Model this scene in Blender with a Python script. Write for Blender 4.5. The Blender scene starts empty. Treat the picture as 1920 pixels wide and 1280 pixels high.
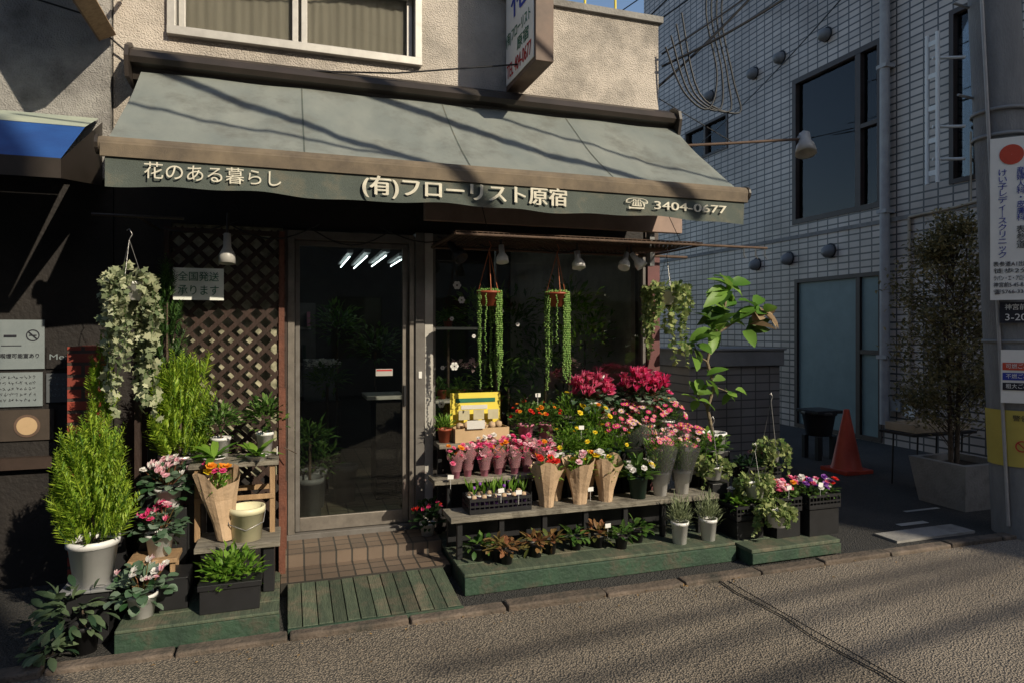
import bpy, math, random
from mathutils import Vector, Matrix
random.seed(7)
R=random.random
def U(a,b): return a+(b-a)*random.random()
V=Vector
sc=bpy.context.scene
sc.view_settings.view_transform='Standard'; sc.view_settings.look='None'; sc.view_settings.exposure=0

# ---------------------------------------------------------------- materials
def newmat(name):
    m=bpy.data.materials.new(name); m.use_nodes=True; nt=m.node_tree; nt.nodes.clear()
    o=nt.nodes.new('ShaderNodeOutputMaterial'); return m,nt,o
def N(nt,t,**k):
    n=nt.nodes.new(t)
    for a,b in k.items(): setattr(n,a,b)
    return n
def c4(c): return (c[0],c[1],c[2],1)
def M(name,col,rough=.6,col2=None,scale=6,bump=0,bscale=60,metal=0,spec=.4,stretch=None,dirt=None,dscale=3,isl=0):
    m,nt,o=newmat(name); p=N(nt,'ShaderNodeBsdfPrincipled'); L=nt.links.new
    p.inputs['Roughness'].default_value=rough; p.inputs['Metallic'].default_value=metal
    p.inputs['Specular IOR Level'].default_value=spec
    tc=N(nt,'ShaderNodeTexCoord'); src=tc.outputs['Object']
    if stretch:
        mp=N(nt,'ShaderNodeMapping'); mp.inputs['Scale'].default_value=stretch; L(src,mp.inputs[0]); src=mp.outputs[0]
    if col2 is None: col2=tuple(c*.72 for c in col)
    n=N(nt,'ShaderNodeTexNoise'); n.inputs['Scale'].default_value=scale; n.inputs['Detail'].default_value=7; n.inputs['Roughness'].default_value=.65; L(src,n.inputs['Vector'])
    r=N(nt,'ShaderNodeValToRGB'); r.color_ramp.elements[0].position=.32; r.color_ramp.elements[1].position=.68
    r.color_ramp.elements[0].color=c4(col2); r.color_ramp.elements[1].color=c4(col); L(n.outputs[0],r.inputs[0]); out=r.outputs[0]
    if dirt:
        n3=N(nt,'ShaderNodeTexNoise'); n3.inputs['Scale'].default_value=dscale; n3.inputs['Detail'].default_value=9; n3.inputs['Roughness'].default_value=.7; L(tc.outputs['Object'],n3.inputs['Vector'])
        r3=N(nt,'ShaderNodeValToRGB'); r3.color_ramp.elements[0].position=.5; r3.color_ramp.elements[1].position=.66; L(n3.outputs[0],r3.inputs[0])
        mx=N(nt,'ShaderNodeMix',data_type='RGBA'); L(r3.outputs[0],mx.inputs[0]); L(out,mx.inputs[6]); mx.inputs[7].default_value=c4(dirt); out=mx.outputs[2]
    if isl:
        g=N(nt,'ShaderNodeNewGeometry'); mr=N(nt,'ShaderNodeMapRange'); L(g.outputs['Random Per Island'],mr.inputs[0]); mr.inputs[3].default_value=1-isl; mr.inputs[4].default_value=1.08
        vm=N(nt,'ShaderNodeVectorMath',operation='SCALE'); L(out,vm.inputs[0]); L(mr.outputs[0],vm.inputs['Scale']); out=vm.outputs[0]
    L(out,p.inputs['Base Color'])
    if bump:
        n2=N(nt,'ShaderNodeTexNoise'); n2.inputs['Scale'].default_value=bscale; n2.inputs['Detail'].default_value=5; L(src,n2.inputs['Vector'])
        b=N(nt,'ShaderNodeBump'); b.inputs['Strength'].default_value=bump; b.inputs['Distance'].default_value=.02; L(n2.outputs[0],b.inputs['Height']); L(b.outputs[0],p.inputs['Normal'])
    L(p.outputs[0],o.inputs[0]); return m
def leafM(name,a,b,trans=.35,rough=.45,spec=.3):
    m,nt,o=newmat(name); L=nt.links.new
    g=N(nt,'ShaderNodeNewGeometry'); r=N(nt,'ShaderNodeValToRGB')
    r.color_ramp.elements[0].color=c4(a); r.color_ramp.elements[1].color=c4(b); L(g.outputs['Random Per Island'],r.inputs[0])
    p=N(nt,'ShaderNodeBsdfPrincipled'); p.inputs['Roughness'].default_value=rough; p.inputs['Specular IOR Level'].default_value=spec
    L(r.outputs[0],p.inputs['Base Color']); t=N(nt,'ShaderNodeBsdfTranslucent'); L(r.outputs[0],t.inputs[0])
    x=N(nt,'ShaderNodeMixShader'); x.inputs[0].default_value=trans; L(p.outputs[0],x.inputs[1]); L(t.outputs[0],x.inputs[2]); L(x.outputs[0],o.inputs[0]); return m
def glassM(name,tint,rough=0.0,haze=0,hazec=(.5,.5,.5)):
    m,nt,o=newmat(name); L=nt.links.new
    t=N(nt,'ShaderNodeBsdfTransparent'); t.inputs[0].default_value=c4(tint)
    g=N(nt,'ShaderNodeBsdfGlossy'); g.inputs['Roughness'].default_value=rough
    f=N(nt,'ShaderNodeFresnel'); f.inputs[0].default_value=1.5
    x=N(nt,'ShaderNodeMixShader'); L(f.outputs[0],x.inputs[0]); L(t.outputs[0],x.inputs[1]); L(g.outputs[0],x.inputs[2]); out=x.outputs[0]
    if haze:
        d=N(nt,'ShaderNodeBsdfDiffuse'); d.inputs[0].default_value=c4(hazec); y=N(nt,'ShaderNodeMixShader'); y.inputs[0].default_value=haze
        L(out,y.inputs[1]); L(d.outputs[0],y.inputs[2]); out=y.outputs[0]
    L(out,o.inputs[0]); return m
def emitM(name,c,s):
    m,nt,o=newmat(name); e=N(nt,'ShaderNodeEmission'); e.inputs[0].default_value=c4(c); e.inputs[1].default_value=s; nt.links.new(e.outputs[0],o.inputs[0]); return m
def brickM(name,c1,c2,mort,w,h,axes='yz',offset=0.0,ms=.012,rough=.35,bump=.5):
    m,nt,o=newmat(name); L=nt.links.new; s=N(nt,'ShaderNodeSeparateXYZ'); cb=N(nt,'ShaderNodeCombineXYZ')
    geo=N(nt,'ShaderNodeNewGeometry'); L(geo.outputs['Position'],s.inputs[0])
    ix={'x':0,'y':1,'z':2}; L(s.outputs[ix[axes[0]]],cb.inputs[0]); L(s.outputs[ix[axes[1]]],cb.inputs[1])
    b=N(nt,'ShaderNodeTexBrick'); b.offset=offset; b.inputs['Scale'].default_value=1; b.inputs['Brick Width'].default_value=w; b.inputs['Row Height'].default_value=h
    b.inputs['Mortar Size'].default_value=ms; b.inputs['Mortar Smooth'].default_value=.1; b.inputs['Color1'].default_value=c4(c1); b.inputs['Color2'].default_value=c4(c2); b.inputs['Mortar'].default_value=c4(mort)
    L(cb.outputs[0],b.inputs['Vector'])
    n=N(nt,'ShaderNodeTexNoise'); n.inputs['Scale'].default_value=1.3; n.inputs['Detail'].default_value=8; L(geo.outputs['Position'],n.inputs['Vector'])
    r=N(nt,'ShaderNodeValToRGB'); r.color_ramp.elements[0].position=.3; r.color_ramp.elements[0].color=(.62,.6,.58,1); r.color_ramp.elements[1].position=.65; r.color_ramp.elements[1].color=(1,1,1,1); L(n.outputs[0],r.inputs[0])
    mx=N(nt,'ShaderNodeMix',data_type='RGBA',blend_type='MULTIPLY'); mx.inputs[0].default_value=1; L(b.outputs[0],mx.inputs[6]); L(r.outputs[0],mx.inputs[7])
    p=N(nt,'ShaderNodeBsdfPrincipled'); p.inputs['Roughness'].default_value=rough; L(mx.outputs[2],p.inputs['Base Color'])
    bp=N(nt,'ShaderNodeBump'); bp.invert=True; bp.inputs['Strength'].default_value=bump; bp.inputs['Distance'].default_value=.01; L(b.outputs['Fac'],bp.inputs['Height']); L(bp.outputs[0],p.inputs['Normal'])
    L(p.outputs[0],o.inputs[0]); return m

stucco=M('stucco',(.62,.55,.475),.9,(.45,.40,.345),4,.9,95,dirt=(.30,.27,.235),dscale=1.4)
stucco_shade=M('stucco_left_shaded',(.42,.40,.37),.9,(.3,.285,.27),4,.9,95,dirt=(.16,.15,.14),dscale=1.4)  # same stucco darkened: the left wall's shading is put into the colour
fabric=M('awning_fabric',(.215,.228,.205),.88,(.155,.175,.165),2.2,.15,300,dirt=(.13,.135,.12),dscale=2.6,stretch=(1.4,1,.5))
fabric_br=M('awning_bar_fabric',(.20,.155,.105),.9,(.10,.08,.06),5,.2,200)
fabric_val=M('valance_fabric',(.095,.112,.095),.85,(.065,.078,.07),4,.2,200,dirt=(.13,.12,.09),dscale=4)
casem=M('awning_case',(.045,.035,.03),.4,(.03,.025,.02),5)
textw=M('lettering_cream',(.72,.68,.55),.8,(.46,.43,.35),14)
black=M('black_plastic',(.018,.018,.02),.45,(.012,.012,.013),8)
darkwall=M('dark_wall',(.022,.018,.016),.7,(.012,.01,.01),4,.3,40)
blackmetal=M('black_metal',(.02,.02,.02),.4)
alu=M('aluminium',(.28,.25,.215),.4,(.18,.16,.14),12,metal=.5)
aluw=M('aluminium_pale',(.5,.48,.44),.45,(.4,.38,.35),12,metal=.3)
alu2=M('aluminium_dull',(.15,.14,.13),.5,(.10,.09,.08),9)
brownalu=M('brown_aluminium',(.06,.04,.033),.45,(.04,.028,.022),6)
woodbrown=M('lattice_wood',(.042,.022,.015),.75,(.022,.012,.009),9,.3,60,stretch=(1,1,.3))
woodlight=M('stool_wood',(.40,.26,.14),.7,(.24,.15,.08),8,.3,60,stretch=(4,4,.5))
redwood=M('red_post_wood',(.16,.06,.035),.75,(.08,.03,.02),9,.3,60)
shelfw=M('shelf_board',(.30,.27,.215),.85,(.14,.125,.1),7,.5,40,stretch=(.4,3,3),dirt=(.07,.06,.045),dscale=6,isl=.2)
greenw=M('green_paint_wood',(.04,.085,.05),.7,(.025,.05,.033),6,.4,40,dirt=(.08,.07,.05),dscale=5,isl=.2)
greenw2=M('green_paint_worn',(.10,.125,.08),.75,(.05,.07,.047),9,.4,40,stretch=(3,.5,1),dirt=(.15,.13,.09),dscale=6,isl=.35)
kerbm=M('kerb_stone',(.18,.14,.11),.9,(.09,.07,.055),7,.6,50,isl=.25,dirt=(.06,.055,.045),dscale=5)
steptile=brickM('step_tile',(.20,.145,.105),(.14,.105,.08),(.04,.037,.032),.1,.1,'xy',0,.006,.5,.4)
floortile=brickM('interior_floor_tile',(.24,.21,.15),(.18,.155,.115),(.04,.035,.03),.15,.15,'xy',0,.006,.35,.3)
TC=((.58,.50,.445),(.48,.415,.37),(.085,.08,.078))
tile=brickM('wall_tile',*TC,.205,.1,'yz',0,.012,.35,.6)
tilex=brickM('wall_tile_front',*TC,.205,.1,'xz',0,.012,.35,.6)
tileg=brickM('enclosure_tile',(.3,.29,.28),(.25,.24,.235),(.1,.1,.1),.2,.098,'xz',0,.008,.4,.6)
redbrick=brickM('red_brick',(.38,.06,.035),(.28,.05,.03),(.08,.05,.04),.19,.07,'xz',.5,.01,.7,.6)
white=M('white_plastic',(.75,.74,.72),.4,(.68,.67,.64),5)
dimwhite=M('aged_white_enamel',(.42,.41,.38),.4,(.33,.32,.30),9)
whitepot=M('white_pot',(.76,.75,.74),.35,(.66,.65,.64),6)
creampot=M('cream_pot',(.74,.69,.46),.4,(.62,.58,.38),6)
terra=M('terracotta_plastic',(.34,.075,.035),.5,(.26,.06,.03),6)
dkgreen=M('dark_green_pot',(.02,.05,.035),.4)
purple=M('purple_plastic',(.16,.08,.28),.4)
pinkpot=M('pink_pot',(.6,.22,.32),.45)
soil=M('soil',(.035,.025,.018),.95,(.02,.015,.01),30,.8,80)
kraft=M('kraft_paper',(.52,.37,.24),.8,(.40,.275,.17),8,.3,30)
card=M('cardboard',(.52,.36,.21),.85,(.42,.29,.16),5)
yellow=M('yellow_card',(.75,.62,.08),.6,(.7,.55,.07),5)
paper=M('paper',(.62,.6,.56),.8,(.54,.52,.48),6)
paperb=M('paper_blue',(.25,.3,.33),.8,(.2,.24,.27),6)
pinksign=M('notice_board_white',(.78,.8,.74),.7,(.7,.72,.66),6)
greentext=M('green_lettering',(.02,.16,.09),.7); redtext=M('red_lettering',(.5,.03,.03),.7); bluetext=M('blue_lettering',(.03,.05,.35),.7); blacktext=M('black_lettering',(.02,.02,.03),.7)
signwhite=M('sign_white',(.8,.78,.73),.5,(.72,.7,.65),4)
signbrown=M('sign_frame_brown',(.16,.10,.07),.6,(.09,.06,.045),7)
blueaw=M('blue_awning',(.015,.08,.28),.8,(.01,.05,.2),3,.1,100)
greenaw=M('faded_awning_top',(.4,.43,.33),.8,(.26,.3,.26),3)
rust=M('rusty_metal',(.12,.075,.05),.8,(.07,.045,.035),14,.3,60)
greym=M('grey_metal',(.22,.225,.23),.5,(.17,.175,.18),6)
pipem=M('pipe_paint',(.38,.37,.36),.5,(.28,.27,.27),5)
concrete=M('concrete',(.3,.29,.27),.9,(.2,.19,.18),6,.4,50,dirt=(.14,.13,.12),dscale=3)
polem=M('pole_concrete',(.22,.22,.22),.85,(.15,.15,.155),5,.4,60,stretch=(2,2,.5))
tealdoor=M('teal_door',(.17,.24,.24),.45,(.13,.19,.195),3)
orange=M('cone_orange',(.42,.055,.028),.5,(.32,.04,.022),6)
redmark=M('mark_red',(.62,.08,.04),.5)
beige=M('beige_tray',(.42,.35,.26),.6)
curtain=M('curtain',(.56,.50,.43),.9,(.46,.41,.35),3,stretch=(6,1,.5))
redcurt=M('red_curtain',(.75,.03,.06),.8)
pinkpaint=M('fascia_pink',(.38,.27,.22),.8,(.26,.19,.16),5)
bark=M('bark',(.12,.085,.06),.9,(.06,.045,.03),20,.6,60)
ficusbark=M('ficus_bark',(.24,.19,.12),.8,(.14,.11,.075),20,.4,60)
wire=M('cable',(.012,.012,.014),.5)
steel=M('steel_wire',(.35,.34,.33),.35,metal=.8)
plast_or=M('hanger_orange',(.5,.15,.06),.5)
glass_door=glassM('door_glass',(.90,.92,.90)); glass_win=glassM('window_glass',(.92,.93,.91)); glass_dark=glassM('dark_glass',(.78,.81,.82))
glass_fr=M('figured_glass',(.50,.47,.33),.3,(.07,.075,.05),14)
cello=glassM('cellophane',(.96,.96,.96),rough=.08,haze=.045,hazec=(.8,.8,.8)); cellopink=glassM('cellophane_pink',(.95,.84,.87),rough=.1,haze=.22,hazec=(.88,.45,.5))
silver=M('silver_wrap',(.55,.5,.52),.3,metal=.5)
tubeM=emitM('fluorescent_tube',(.85,1,1),6.0)
L_thuja=leafM('conifer_leaves',(.13,.26,.02),(.38,.50,.05),.4)
L_thujad=leafM('conifer_leaves_dark',(.02,.06,.015),(.07,.14,.03),.3)
L_mid=leafM('leaves_mid',(.035,.10,.02),(.14,.24,.05))
L_dark=leafM('leaves_dark',(.012,.035,.012),(.04,.085,.03))
L_bright=leafM('leaves_bright',(.08,.20,.02),(.22,.37,.05),.4)
L_ivy=leafM('ivy_leaves',(.12,.17,.08),(.55,.56,.36),.3)
L_ivy2=leafM('ivy_leaves_green',(.09,.17,.04),(.42,.46,.19),.35)
L_cyc=leafM('cyclamen_leaves',(.03,.09,.03),(.2,.27,.2),.25)
L_pearl=leafM('pearl_beads',(.12,.25,.05),(.28,.43,.12),.25)
L_olive=leafM('olive_leaves',(.07,.075,.03),(.32,.26,.12),.3)
L_ficus=leafM('ficus_leaves',(.06,.16,.02),(.24,.40,.07),.35)
L_ficusbr=leafM('ficus_dry_leaves',(.22,.15,.09),(.38,.28,.17),.3)
L_red=leafM('poinsettia_leaves',(.10,.14,.035),(.34,.13,.07),.3)
L_lav=leafM('lavender_leaves',(.15,.19,.09),(.34,.38,.22),.3)
L_croton=leafM('dark_mottled_leaves',(.02,.05,.025),(.14,.19,.1),.2)
L_fall=leafM('fallen_leaf_tints',(.12,.07,.03),(.32,.2,.08),.1)
P_pink=leafM('petal_pink',(.78,.10,.26),(.92,.32,.47),.4); P_lpink=leafM('petal_light_pink',(.82,.45,.54),(.92,.7,.73),.4)
P_mag=leafM('petal_magenta',(.72,.04,.20),(.9,.15,.36),.4); P_white=leafM('petal_white',(.8,.77,.73),(.9,.88,.86),.4)
P_red=leafM('petal_red',(.6,.02,.02),(.8,.06,.04),.35); P_yel=leafM('petal_yellow',(.85,.58,.02),(.9,.78,.06),.35)
P_pur=leafM('petal_purple',(.2,.05,.35),(.35,.12,.5),.35); P_or=leafM('petal_orange',(.8,.24,.02),(.9,.42,.04),.35)

# ---------------------------------------------------------------- mesh builder
class MB:
    def __init__(s): s.v=[];s.f=[];s.m=[];s.s=[];s.mats=[]
    def mi(s,mat):
        if mat not in s.mats: s.mats.append(mat)
        return s.mats.index(mat)
    def add(s,vs,fs,mat,smooth=False):
        o=len(s.v); s.v.extend([tuple(v) for v in vs]); i=s.mi(mat)
        for f in fs: s.f.append(tuple(o+k for k in f)); s.m.append(i); s.s.append(smooth)
    def box(s,x0,x1,y0,y1,z0,z1,mat,M4=None):
        vs=[V((x,y,z)) for z in (z0,z1) for y in (y0,y1) for x in (x0,x1)]
        if M4: vs=[M4@v for v in vs]
        s.add(vs,[(0,2,3,1),(4,5,7,6),(0,1,5,4),(2,6,7,3),(0,4,6,2),(1,3,7,5)],mat)
    def tube(s,pts,r,mat,n=6,r1=None,caps=True,smooth=True):
        pts=[V(p) for p in pts]; k=len(pts); vs=[];fs=[]
        prev=None
        for i,p in enumerate(pts):
            d=(pts[min(i+1,k-1)]-pts[max(i-1,0)])
            if d.length<1e-9: d=V((0,0,1))
            d.normalize()
            a=prev if prev else (V((1,0,0)) if abs(d.x)<.8 else V((0,1,0)))
            a=(a-d*a.dot(d)); a=a.normalized() if a.length>1e-6 else V((0,1,0)); prev=a; b=d.cross(a)
            rr=r if r1 is None else r+(r1-r)*i/max(1,k-1)
            for j in range(n):
                t=2*math.pi*j/n; vs.append(p+a*math.cos(t)*rr+b*math.sin(t)*rr)
        for i in range(k-1):
            for j in range(n): fs.append((i*n+j,i*n+(j+1)%n,(i+1)*n+(j+1)%n,(i+1)*n+j))
        s.add(vs,fs,mat,smooth)
        if caps: s.add(vs[:n],[tuple(range(n))[::-1]],mat); s.add(vs[-n:],[tuple(range(n))],mat)
    def lathe(s,c,prof,mat,n=20,smooth=True,axis=None):
        vs=[];fs=[]
        for r,z in prof:
            for j in range(n):
                t=2*math.pi*j/n; p=V((r*math.cos(t),r*math.sin(t),z))
                if axis: p=axis@p
                vs.append(V(c)+p)
        for i in range(len(prof)-1):
            for j in range(n): fs.append((i*n+j,i*n+(j+1)%n,(i+1)*n+(j+1)%n,(i+1)*n+j))
        s.add(vs,fs,mat,smooth)
    def pot(s,x,y,z,h,rt,rb,mat,n=20):
        s.lathe((x,y,z),[(0.001,0),(rb,0),(rt*.98,h*.86),(rt*1.07,h*.86),(rt*1.07,h),(rt*.96,h),(rt*.93,h*.84)],mat,n)
        s.lathe((x,y,z),[(rt*.94,h*.86),(0.001,h*.9)],soil,n)
    def leaf(s,p,d,l,w,mat,fold=.2,up=None,curl=0):
        p=V(p); d=V(d); d.normalize()
        if up is None: up=V((U(-.5,.5),U(-.5,.5),1))
        sd=d.cross(up)
        if sd.length<1e-4: sd=V((1,0,0))
        sd.normalize(); nn=sd.cross(d)
        s.add([p,p+d*l*.5+sd*w*.5+nn*fold*w,p+d*l-nn*curl*l,p+d*l*.5-sd*w*.5+nn*fold*w,p+d*l*.5],[(0,1,2,4),(0,4,2,3)],mat)
    def rleaf(s,p,d,l,w,mat,up=None,curl=.2,cup=.1):
        p=V(p); d=V(d).normalized()
        if up is None: up=V((U(-.5,.5),U(-.5,.5),1))
        sd=d.cross(up)
        if sd.length<1e-4: sd=V((1,0,0))
        sd.normalize(); nn=sd.cross(d); rows=[(0,.05),(.25,.75),(.55,1),(.82,.7),(1,.08)]
        vs=[];fs=[]
        for t,ww in rows:
            c=p+d*l*t-nn*curl*l*t*t
            vs+= [c-sd*w*.5*ww+nn*cup*w*ww, c, c+sd*w*.5*ww+nn*cup*w*ww]
        for i in range(4):
            for j in range(2): a=i*3+j; fs.append((a,a+1,a+4,a+3))
        s.add(vs,fs,mat,True)
    def ivyleaf(s,p,d,l,mat,up=None):
        p=V(p); d=V(d).normalized(); up=up or V((U(-1,1),U(-1,1),U(-.3,1)))
        sd=d.cross(up)
        if sd.length<1e-4: sd=V((1,0,0))
        sd.normalize()
        pr=[(0,0),(.1,.42),(.45,.30),(.55,.55),(.7,.2),(1,0),(.7,-.2),(.55,-.55),(.45,-.30),(.1,-.42)]
        s.add([p+d*l*a+sd*l*b for a,b in pr],[(0,1,2,4,5),(2,3,4),(0,5,6,8,9),(6,7,8)],mat)
    def ico(s,c,r,mat,sq=1):
        t=(1+5**.5)/2; k=r/math.sqrt(1+t*t); c=V(c)
        vs=[(-1,t,0),(1,t,0),(-1,-t,0),(1,-t,0),(0,-1,t),(0,1,t),(0,-1,-t),(0,1,-t),(t,0,-1),(t,0,1),(-t,0,-1),(-t,0,1)]
        fs=[(0,11,5),(0,5,1),(0,1,7),(0,7,10),(0,10,11),(1,5,9),(5,11,4),(11,10,2),(10,7,6),(7,1,8),(3,9,4),(3,4,2),(3,2,6),(3,6,8),(3,8,9),(4,9,5),(2,4,11),(6,2,10),(8,6,7),(9,8,1)]
        s.add([c+V(v)*k for v in vs],fs,mat,True)
    def done(s,name,parent=None,bevel=0,loc=True):
        me=bpy.data.meshes.new(name)
        c=V((0,0,0))
        if loc and s.v:
            xs=[v[0] for v in s.v]; ys=[v[1] for v in s.v]; zs=[v[2] for v in s.v]
            c=V(((min(xs)+max(xs))/2,(min(ys)+max(ys))/2,min(zs)))
        me.from_pydata([(v[0]-c.x,v[1]-c.y,v[2]-c.z) for v in s.v],[],s.f)
        for m in s.mats: me.materials.append(m)
        me.polygons.foreach_set('material_index',s.m); me.polygons.foreach_set('use_smooth',s.s); me.update()
        o=bpy.data.objects.new(name,me); sc.collection.objects.link(o); o.location=c
        if parent: setpar(o,parent)
        if bevel:
            b=o.modifiers.new('bevel','BEVEL'); b.width=bevel; b.segments=2; b.limit_method='ANGLE'
        return o
def setpar(o,p):
    o.parent=p; o.matrix_parent_inverse=Matrix.Translation(-p.location)
def empty(name,loc=(0,0,0)):
    e=bpy.data.objects.new(name,None); sc.collection.objects.link(e); e.location=loc; e.empty_display_size=.1; return e
def txt(body,loc,size,mat,rotz=0,width=None,height=None,parent=None,align='CENTER',name='lettering',ex=.0008,ls=1.0):
    c=bpy.data.curves.new(name,'FONT'); c.body=body; c.size=size; c.align_x=align; c.align_y='CENTER'; c.extrude=ex; c.space_line=ls; c.materials.append(mat)
    o=bpy.data.objects.new(name,c); sc.collection.objects.link(o); o.rotation_euler=(math.pi/2,0,math.radians(rotz)); o.location=loc
    bpy.context.view_layer.update()
    if width and o.dimensions.x>0: o.scale.x=width/o.dimensions.x
    if height and o.dimensions.y>0: o.scale.y=height/o.dimensions.y
    if parent: setpar(o,parent)
    return o
def wall_xz(mb,x0,x1,z0,z1,y0,y1,holes,mat):
    xs=sorted({x0,x1,*[h[0] for h in holes],*[h[1] for h in holes]}); zs=sorted({z0,z1,*[h[2] for h in holes],*[h[3] for h in holes]})
    xs=[x for x in xs if x0<=x<=x1]; zs=[z for z in zs if z0<=z<=z1]
    for i in range(len(xs)-1):
        for j in range(len(zs)-1):
            cx=(xs[i]+xs[i+1])/2; cz=(zs[j]+zs[j+1])/2
            if any(h[0]<cx<h[1] and h[2]<cz<h[3] for h in holes): continue
            mb.box(xs[i],xs[i+1],y0,y1,zs[j],zs[j+1],mat)
def wall_yz(mb,y0,y1,z0,z1,x0,x1,holes,mat):
    ys=sorted({y0,y1,*[h[0] for h in holes],*[h[1] for h in holes]}); zs=sorted({z0,z1,*[h[2] for h in holes],*[h[3] for h in holes]})
    for i in range(len(ys)-1):
        for j in range(len(zs)-1):
            cy=(ys[i]+ys[i+1])/2; cz=(zs[j]+zs[j+1])/2
            if any(h[0]<cy<h[1] and h[2]<cz<h[3] for h in holes): continue
            mb.box(x0,x1,ys[i],ys[i+1],zs[j],zs[j+1],mat)

# ---------------------------------------------------------------- ground
def asphaltM(name,a,b,speck):
    m,nt,o=newmat(name); L=nt.links.new; tc=N(nt,'ShaderNodeTexCoord')
    n1=N(nt,'ShaderNodeTexNoise'); n1.inputs['Scale'].default_value=1.1; n1.inputs['Detail'].default_value=8; L(tc.outputs['Object'],n1.inputs['Vector'])
    r1=N(nt,'ShaderNodeValToRGB'); r1.color_ramp.elements[0].position=.35; r1.color_ramp.elements[1].position=.65; r1.color_ramp.elements[0].color=c4(a); r1.color_ramp.elements[1].color=c4(b); L(n1.outputs[0],r1.inputs[0])
    v=N(nt,'ShaderNodeTexVoronoi'); v.inputs['Scale'].default_value=95; L(tc.outputs['Object'],v.inputs['Vector'])
    r2=N(nt,'ShaderNodeValToRGB'); r2.color_ramp.elements[0].position=.0; r2.color_ramp.elements[0].color=(speck,speck*.95,speck*.88,1); r2.color_ramp.elements[1].position=.6; r2.color_ramp.elements[1].color=(.5,.5,.5,1); L(v.outputs['Distance'],r2.inputs[0])
    mx=N(nt,'ShaderNodeMix',data_type='RGBA',blend_type='MULTIPLY'); mx.inputs[0].default_value=1; L(r1.outputs[0],mx.inputs[6]); L(r2.outputs[0],mx.inputs[7])
    n2=N(nt,'ShaderNodeTexNoise'); n2.inputs['Scale'].default_value=38; n2.inputs['Detail'].default_value=6; n2.inputs['Roughness'].default_value=.7; L(tc.outputs['Object'],n2.inputs['Vector'])
    ad=N(nt,'ShaderNodeMath',operation='SUBTRACT'); L(n2.outputs[0],ad.inputs[0]); L(v.outputs['Distance'],ad.inputs[1])
    bp=N(nt,'ShaderNodeBump'); bp.inputs['Strength'].default_value=.85; bp.inputs['Distance'].default_value=.016; L(ad.outputs[0],bp.inputs['Height'])
    p=N(nt,'ShaderNodeBsdfPrincipled'); p.inputs['Roughness'].default_value=.85; L(mx.outputs[2],p.inputs['Base Color']); L(bp.outputs[0],p.inputs['Normal']); L(p.outputs[0],o.inputs[0]); return m
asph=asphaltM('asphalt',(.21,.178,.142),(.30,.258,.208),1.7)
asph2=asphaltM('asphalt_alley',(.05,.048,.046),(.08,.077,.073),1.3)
asph3=asphaltM('asphalt_patch',(.24,.205,.168),(.33,.285,.235),1.7)
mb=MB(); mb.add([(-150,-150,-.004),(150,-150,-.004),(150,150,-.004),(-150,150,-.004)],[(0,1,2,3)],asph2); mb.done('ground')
mb=MB(); mb.add([(-60,-6,0),(60,-6,0),(60,3.64,0),(-60,3.64,0)],[(0,1,2,3)],asph)
mb.add([(2.62,-6,.004),(60,-6,.004),(60,3.6,.004),(2.66,3.6,.004)],[(0,1,2,3)],asph3); mb.done('street')
mb=MB(); pts=[(2.6+.012*math.sin(i*1.7)+.006*math.sin(i*4.1),-6+i*.2) for i in range(49)]
vs=[];fs=[]
for i,(x,y) in enumerate(pts): w=.004+.003*R(); vs+=[(x-w,y,.008),(x+w,y,.008)]
for i in range(48): fs.append((2*i,2*i+1,2*i+3,2*i+2))
mb.add(vs,fs,wire); mb.done('road_seam')
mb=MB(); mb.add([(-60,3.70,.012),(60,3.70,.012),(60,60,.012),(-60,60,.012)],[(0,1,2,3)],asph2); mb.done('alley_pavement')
mb=MB(); x=-8
while x<12:
    w=.58+U(-.06,.06); h=.028+U(-.008,.008); mb.box(x,x+w-.012,3.60+U(-.012,.012),3.695,-.02,h,kerbm); x+=w
mb.done('kerb',bevel=.01)
mb=MB()
for x0,y0,x1,y1 in [(4.7,4.1,5.0,4.16),(5.1,4.4,5.5,4.44)]: mb.add([(x0,y0,.018),(x1,y0,.018),(x1,y1,.018),(x0,y1,.018)],[(0,1,2,3)],dimwhite)
mb.box(4.3,5.1,3.79,3.99,.0,.03,concrete); mb.done('drain_cover')
mb=MB()
for i in range(200):
    x=U(-1,6.5); y=3.6-abs(random.gauss(0,.10)) if R()<.7 else U(2.2,3.6); mb.leaf((x,y,.012),(U(-1,1),U(-1,1),.1),U(.008,.028),U(.005,.014),L_fall)
mb.done('fallen_leaves')

# ---------------------------------------------------------------- shop building
shop=empty('flower_shop_building')
mb=MB(); wall_xz(mb,-1.05,2.9,2.6,4.12,4.83,5.0,[(-.70,.885,3.56,4.05)],stucco)
mb.box(-1.05,2.93,4.80,5.03,4.12,4.17,concrete)
mb.box(2.74,2.9,5.0,11,.0,4.12,stucco); mb.box(-1.05,2.74,10.8,11,0,4.12,stucco); mb.box(-1.05,2.74,5.03,10.8,4.0,4.1,concrete)
mb.box(-1.05,-.95,5.0,10.8,0,4.0,stucco)
mb.done('upper_wall',shop,loc=False)
mb=MB()
for x in (1.9,2.2,2.5,2.8): mb.tube([(x,5.4,4.1),(x,5.4,4.75)],.012,yellow)
mb.tube([(1.3,5.4,4.72),(2.85,5.4,4.72)],.012,yellow); mb.tube([(1.3,5.4,4.45),(2.85,5.4,4.45)],.012,yellow); mb.done('roof_railing',shop)
mb=MB()
mb.box(-.74,.925,4.78,4.90,3.51,3.565,aluw); mb.box(-.74,-.69,4.79,4.9,3.565,4.06,aluw); mb.box(.875,.925,4.79,4.9,3.565,4.06,aluw); mb.box(-.69,.875,4.79,4.9,4.01,4.06,aluw)
for x in (-.66,.05,.11,.845): mb.box(x-.02,x+.02,4.86,4.89,3.57,4.01,aluw)
mb.box(-.69,.875,4.862,4.892,3.566,3.60,aluw); mb.done('upper_window_frame',shop,bevel=.003)
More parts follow.
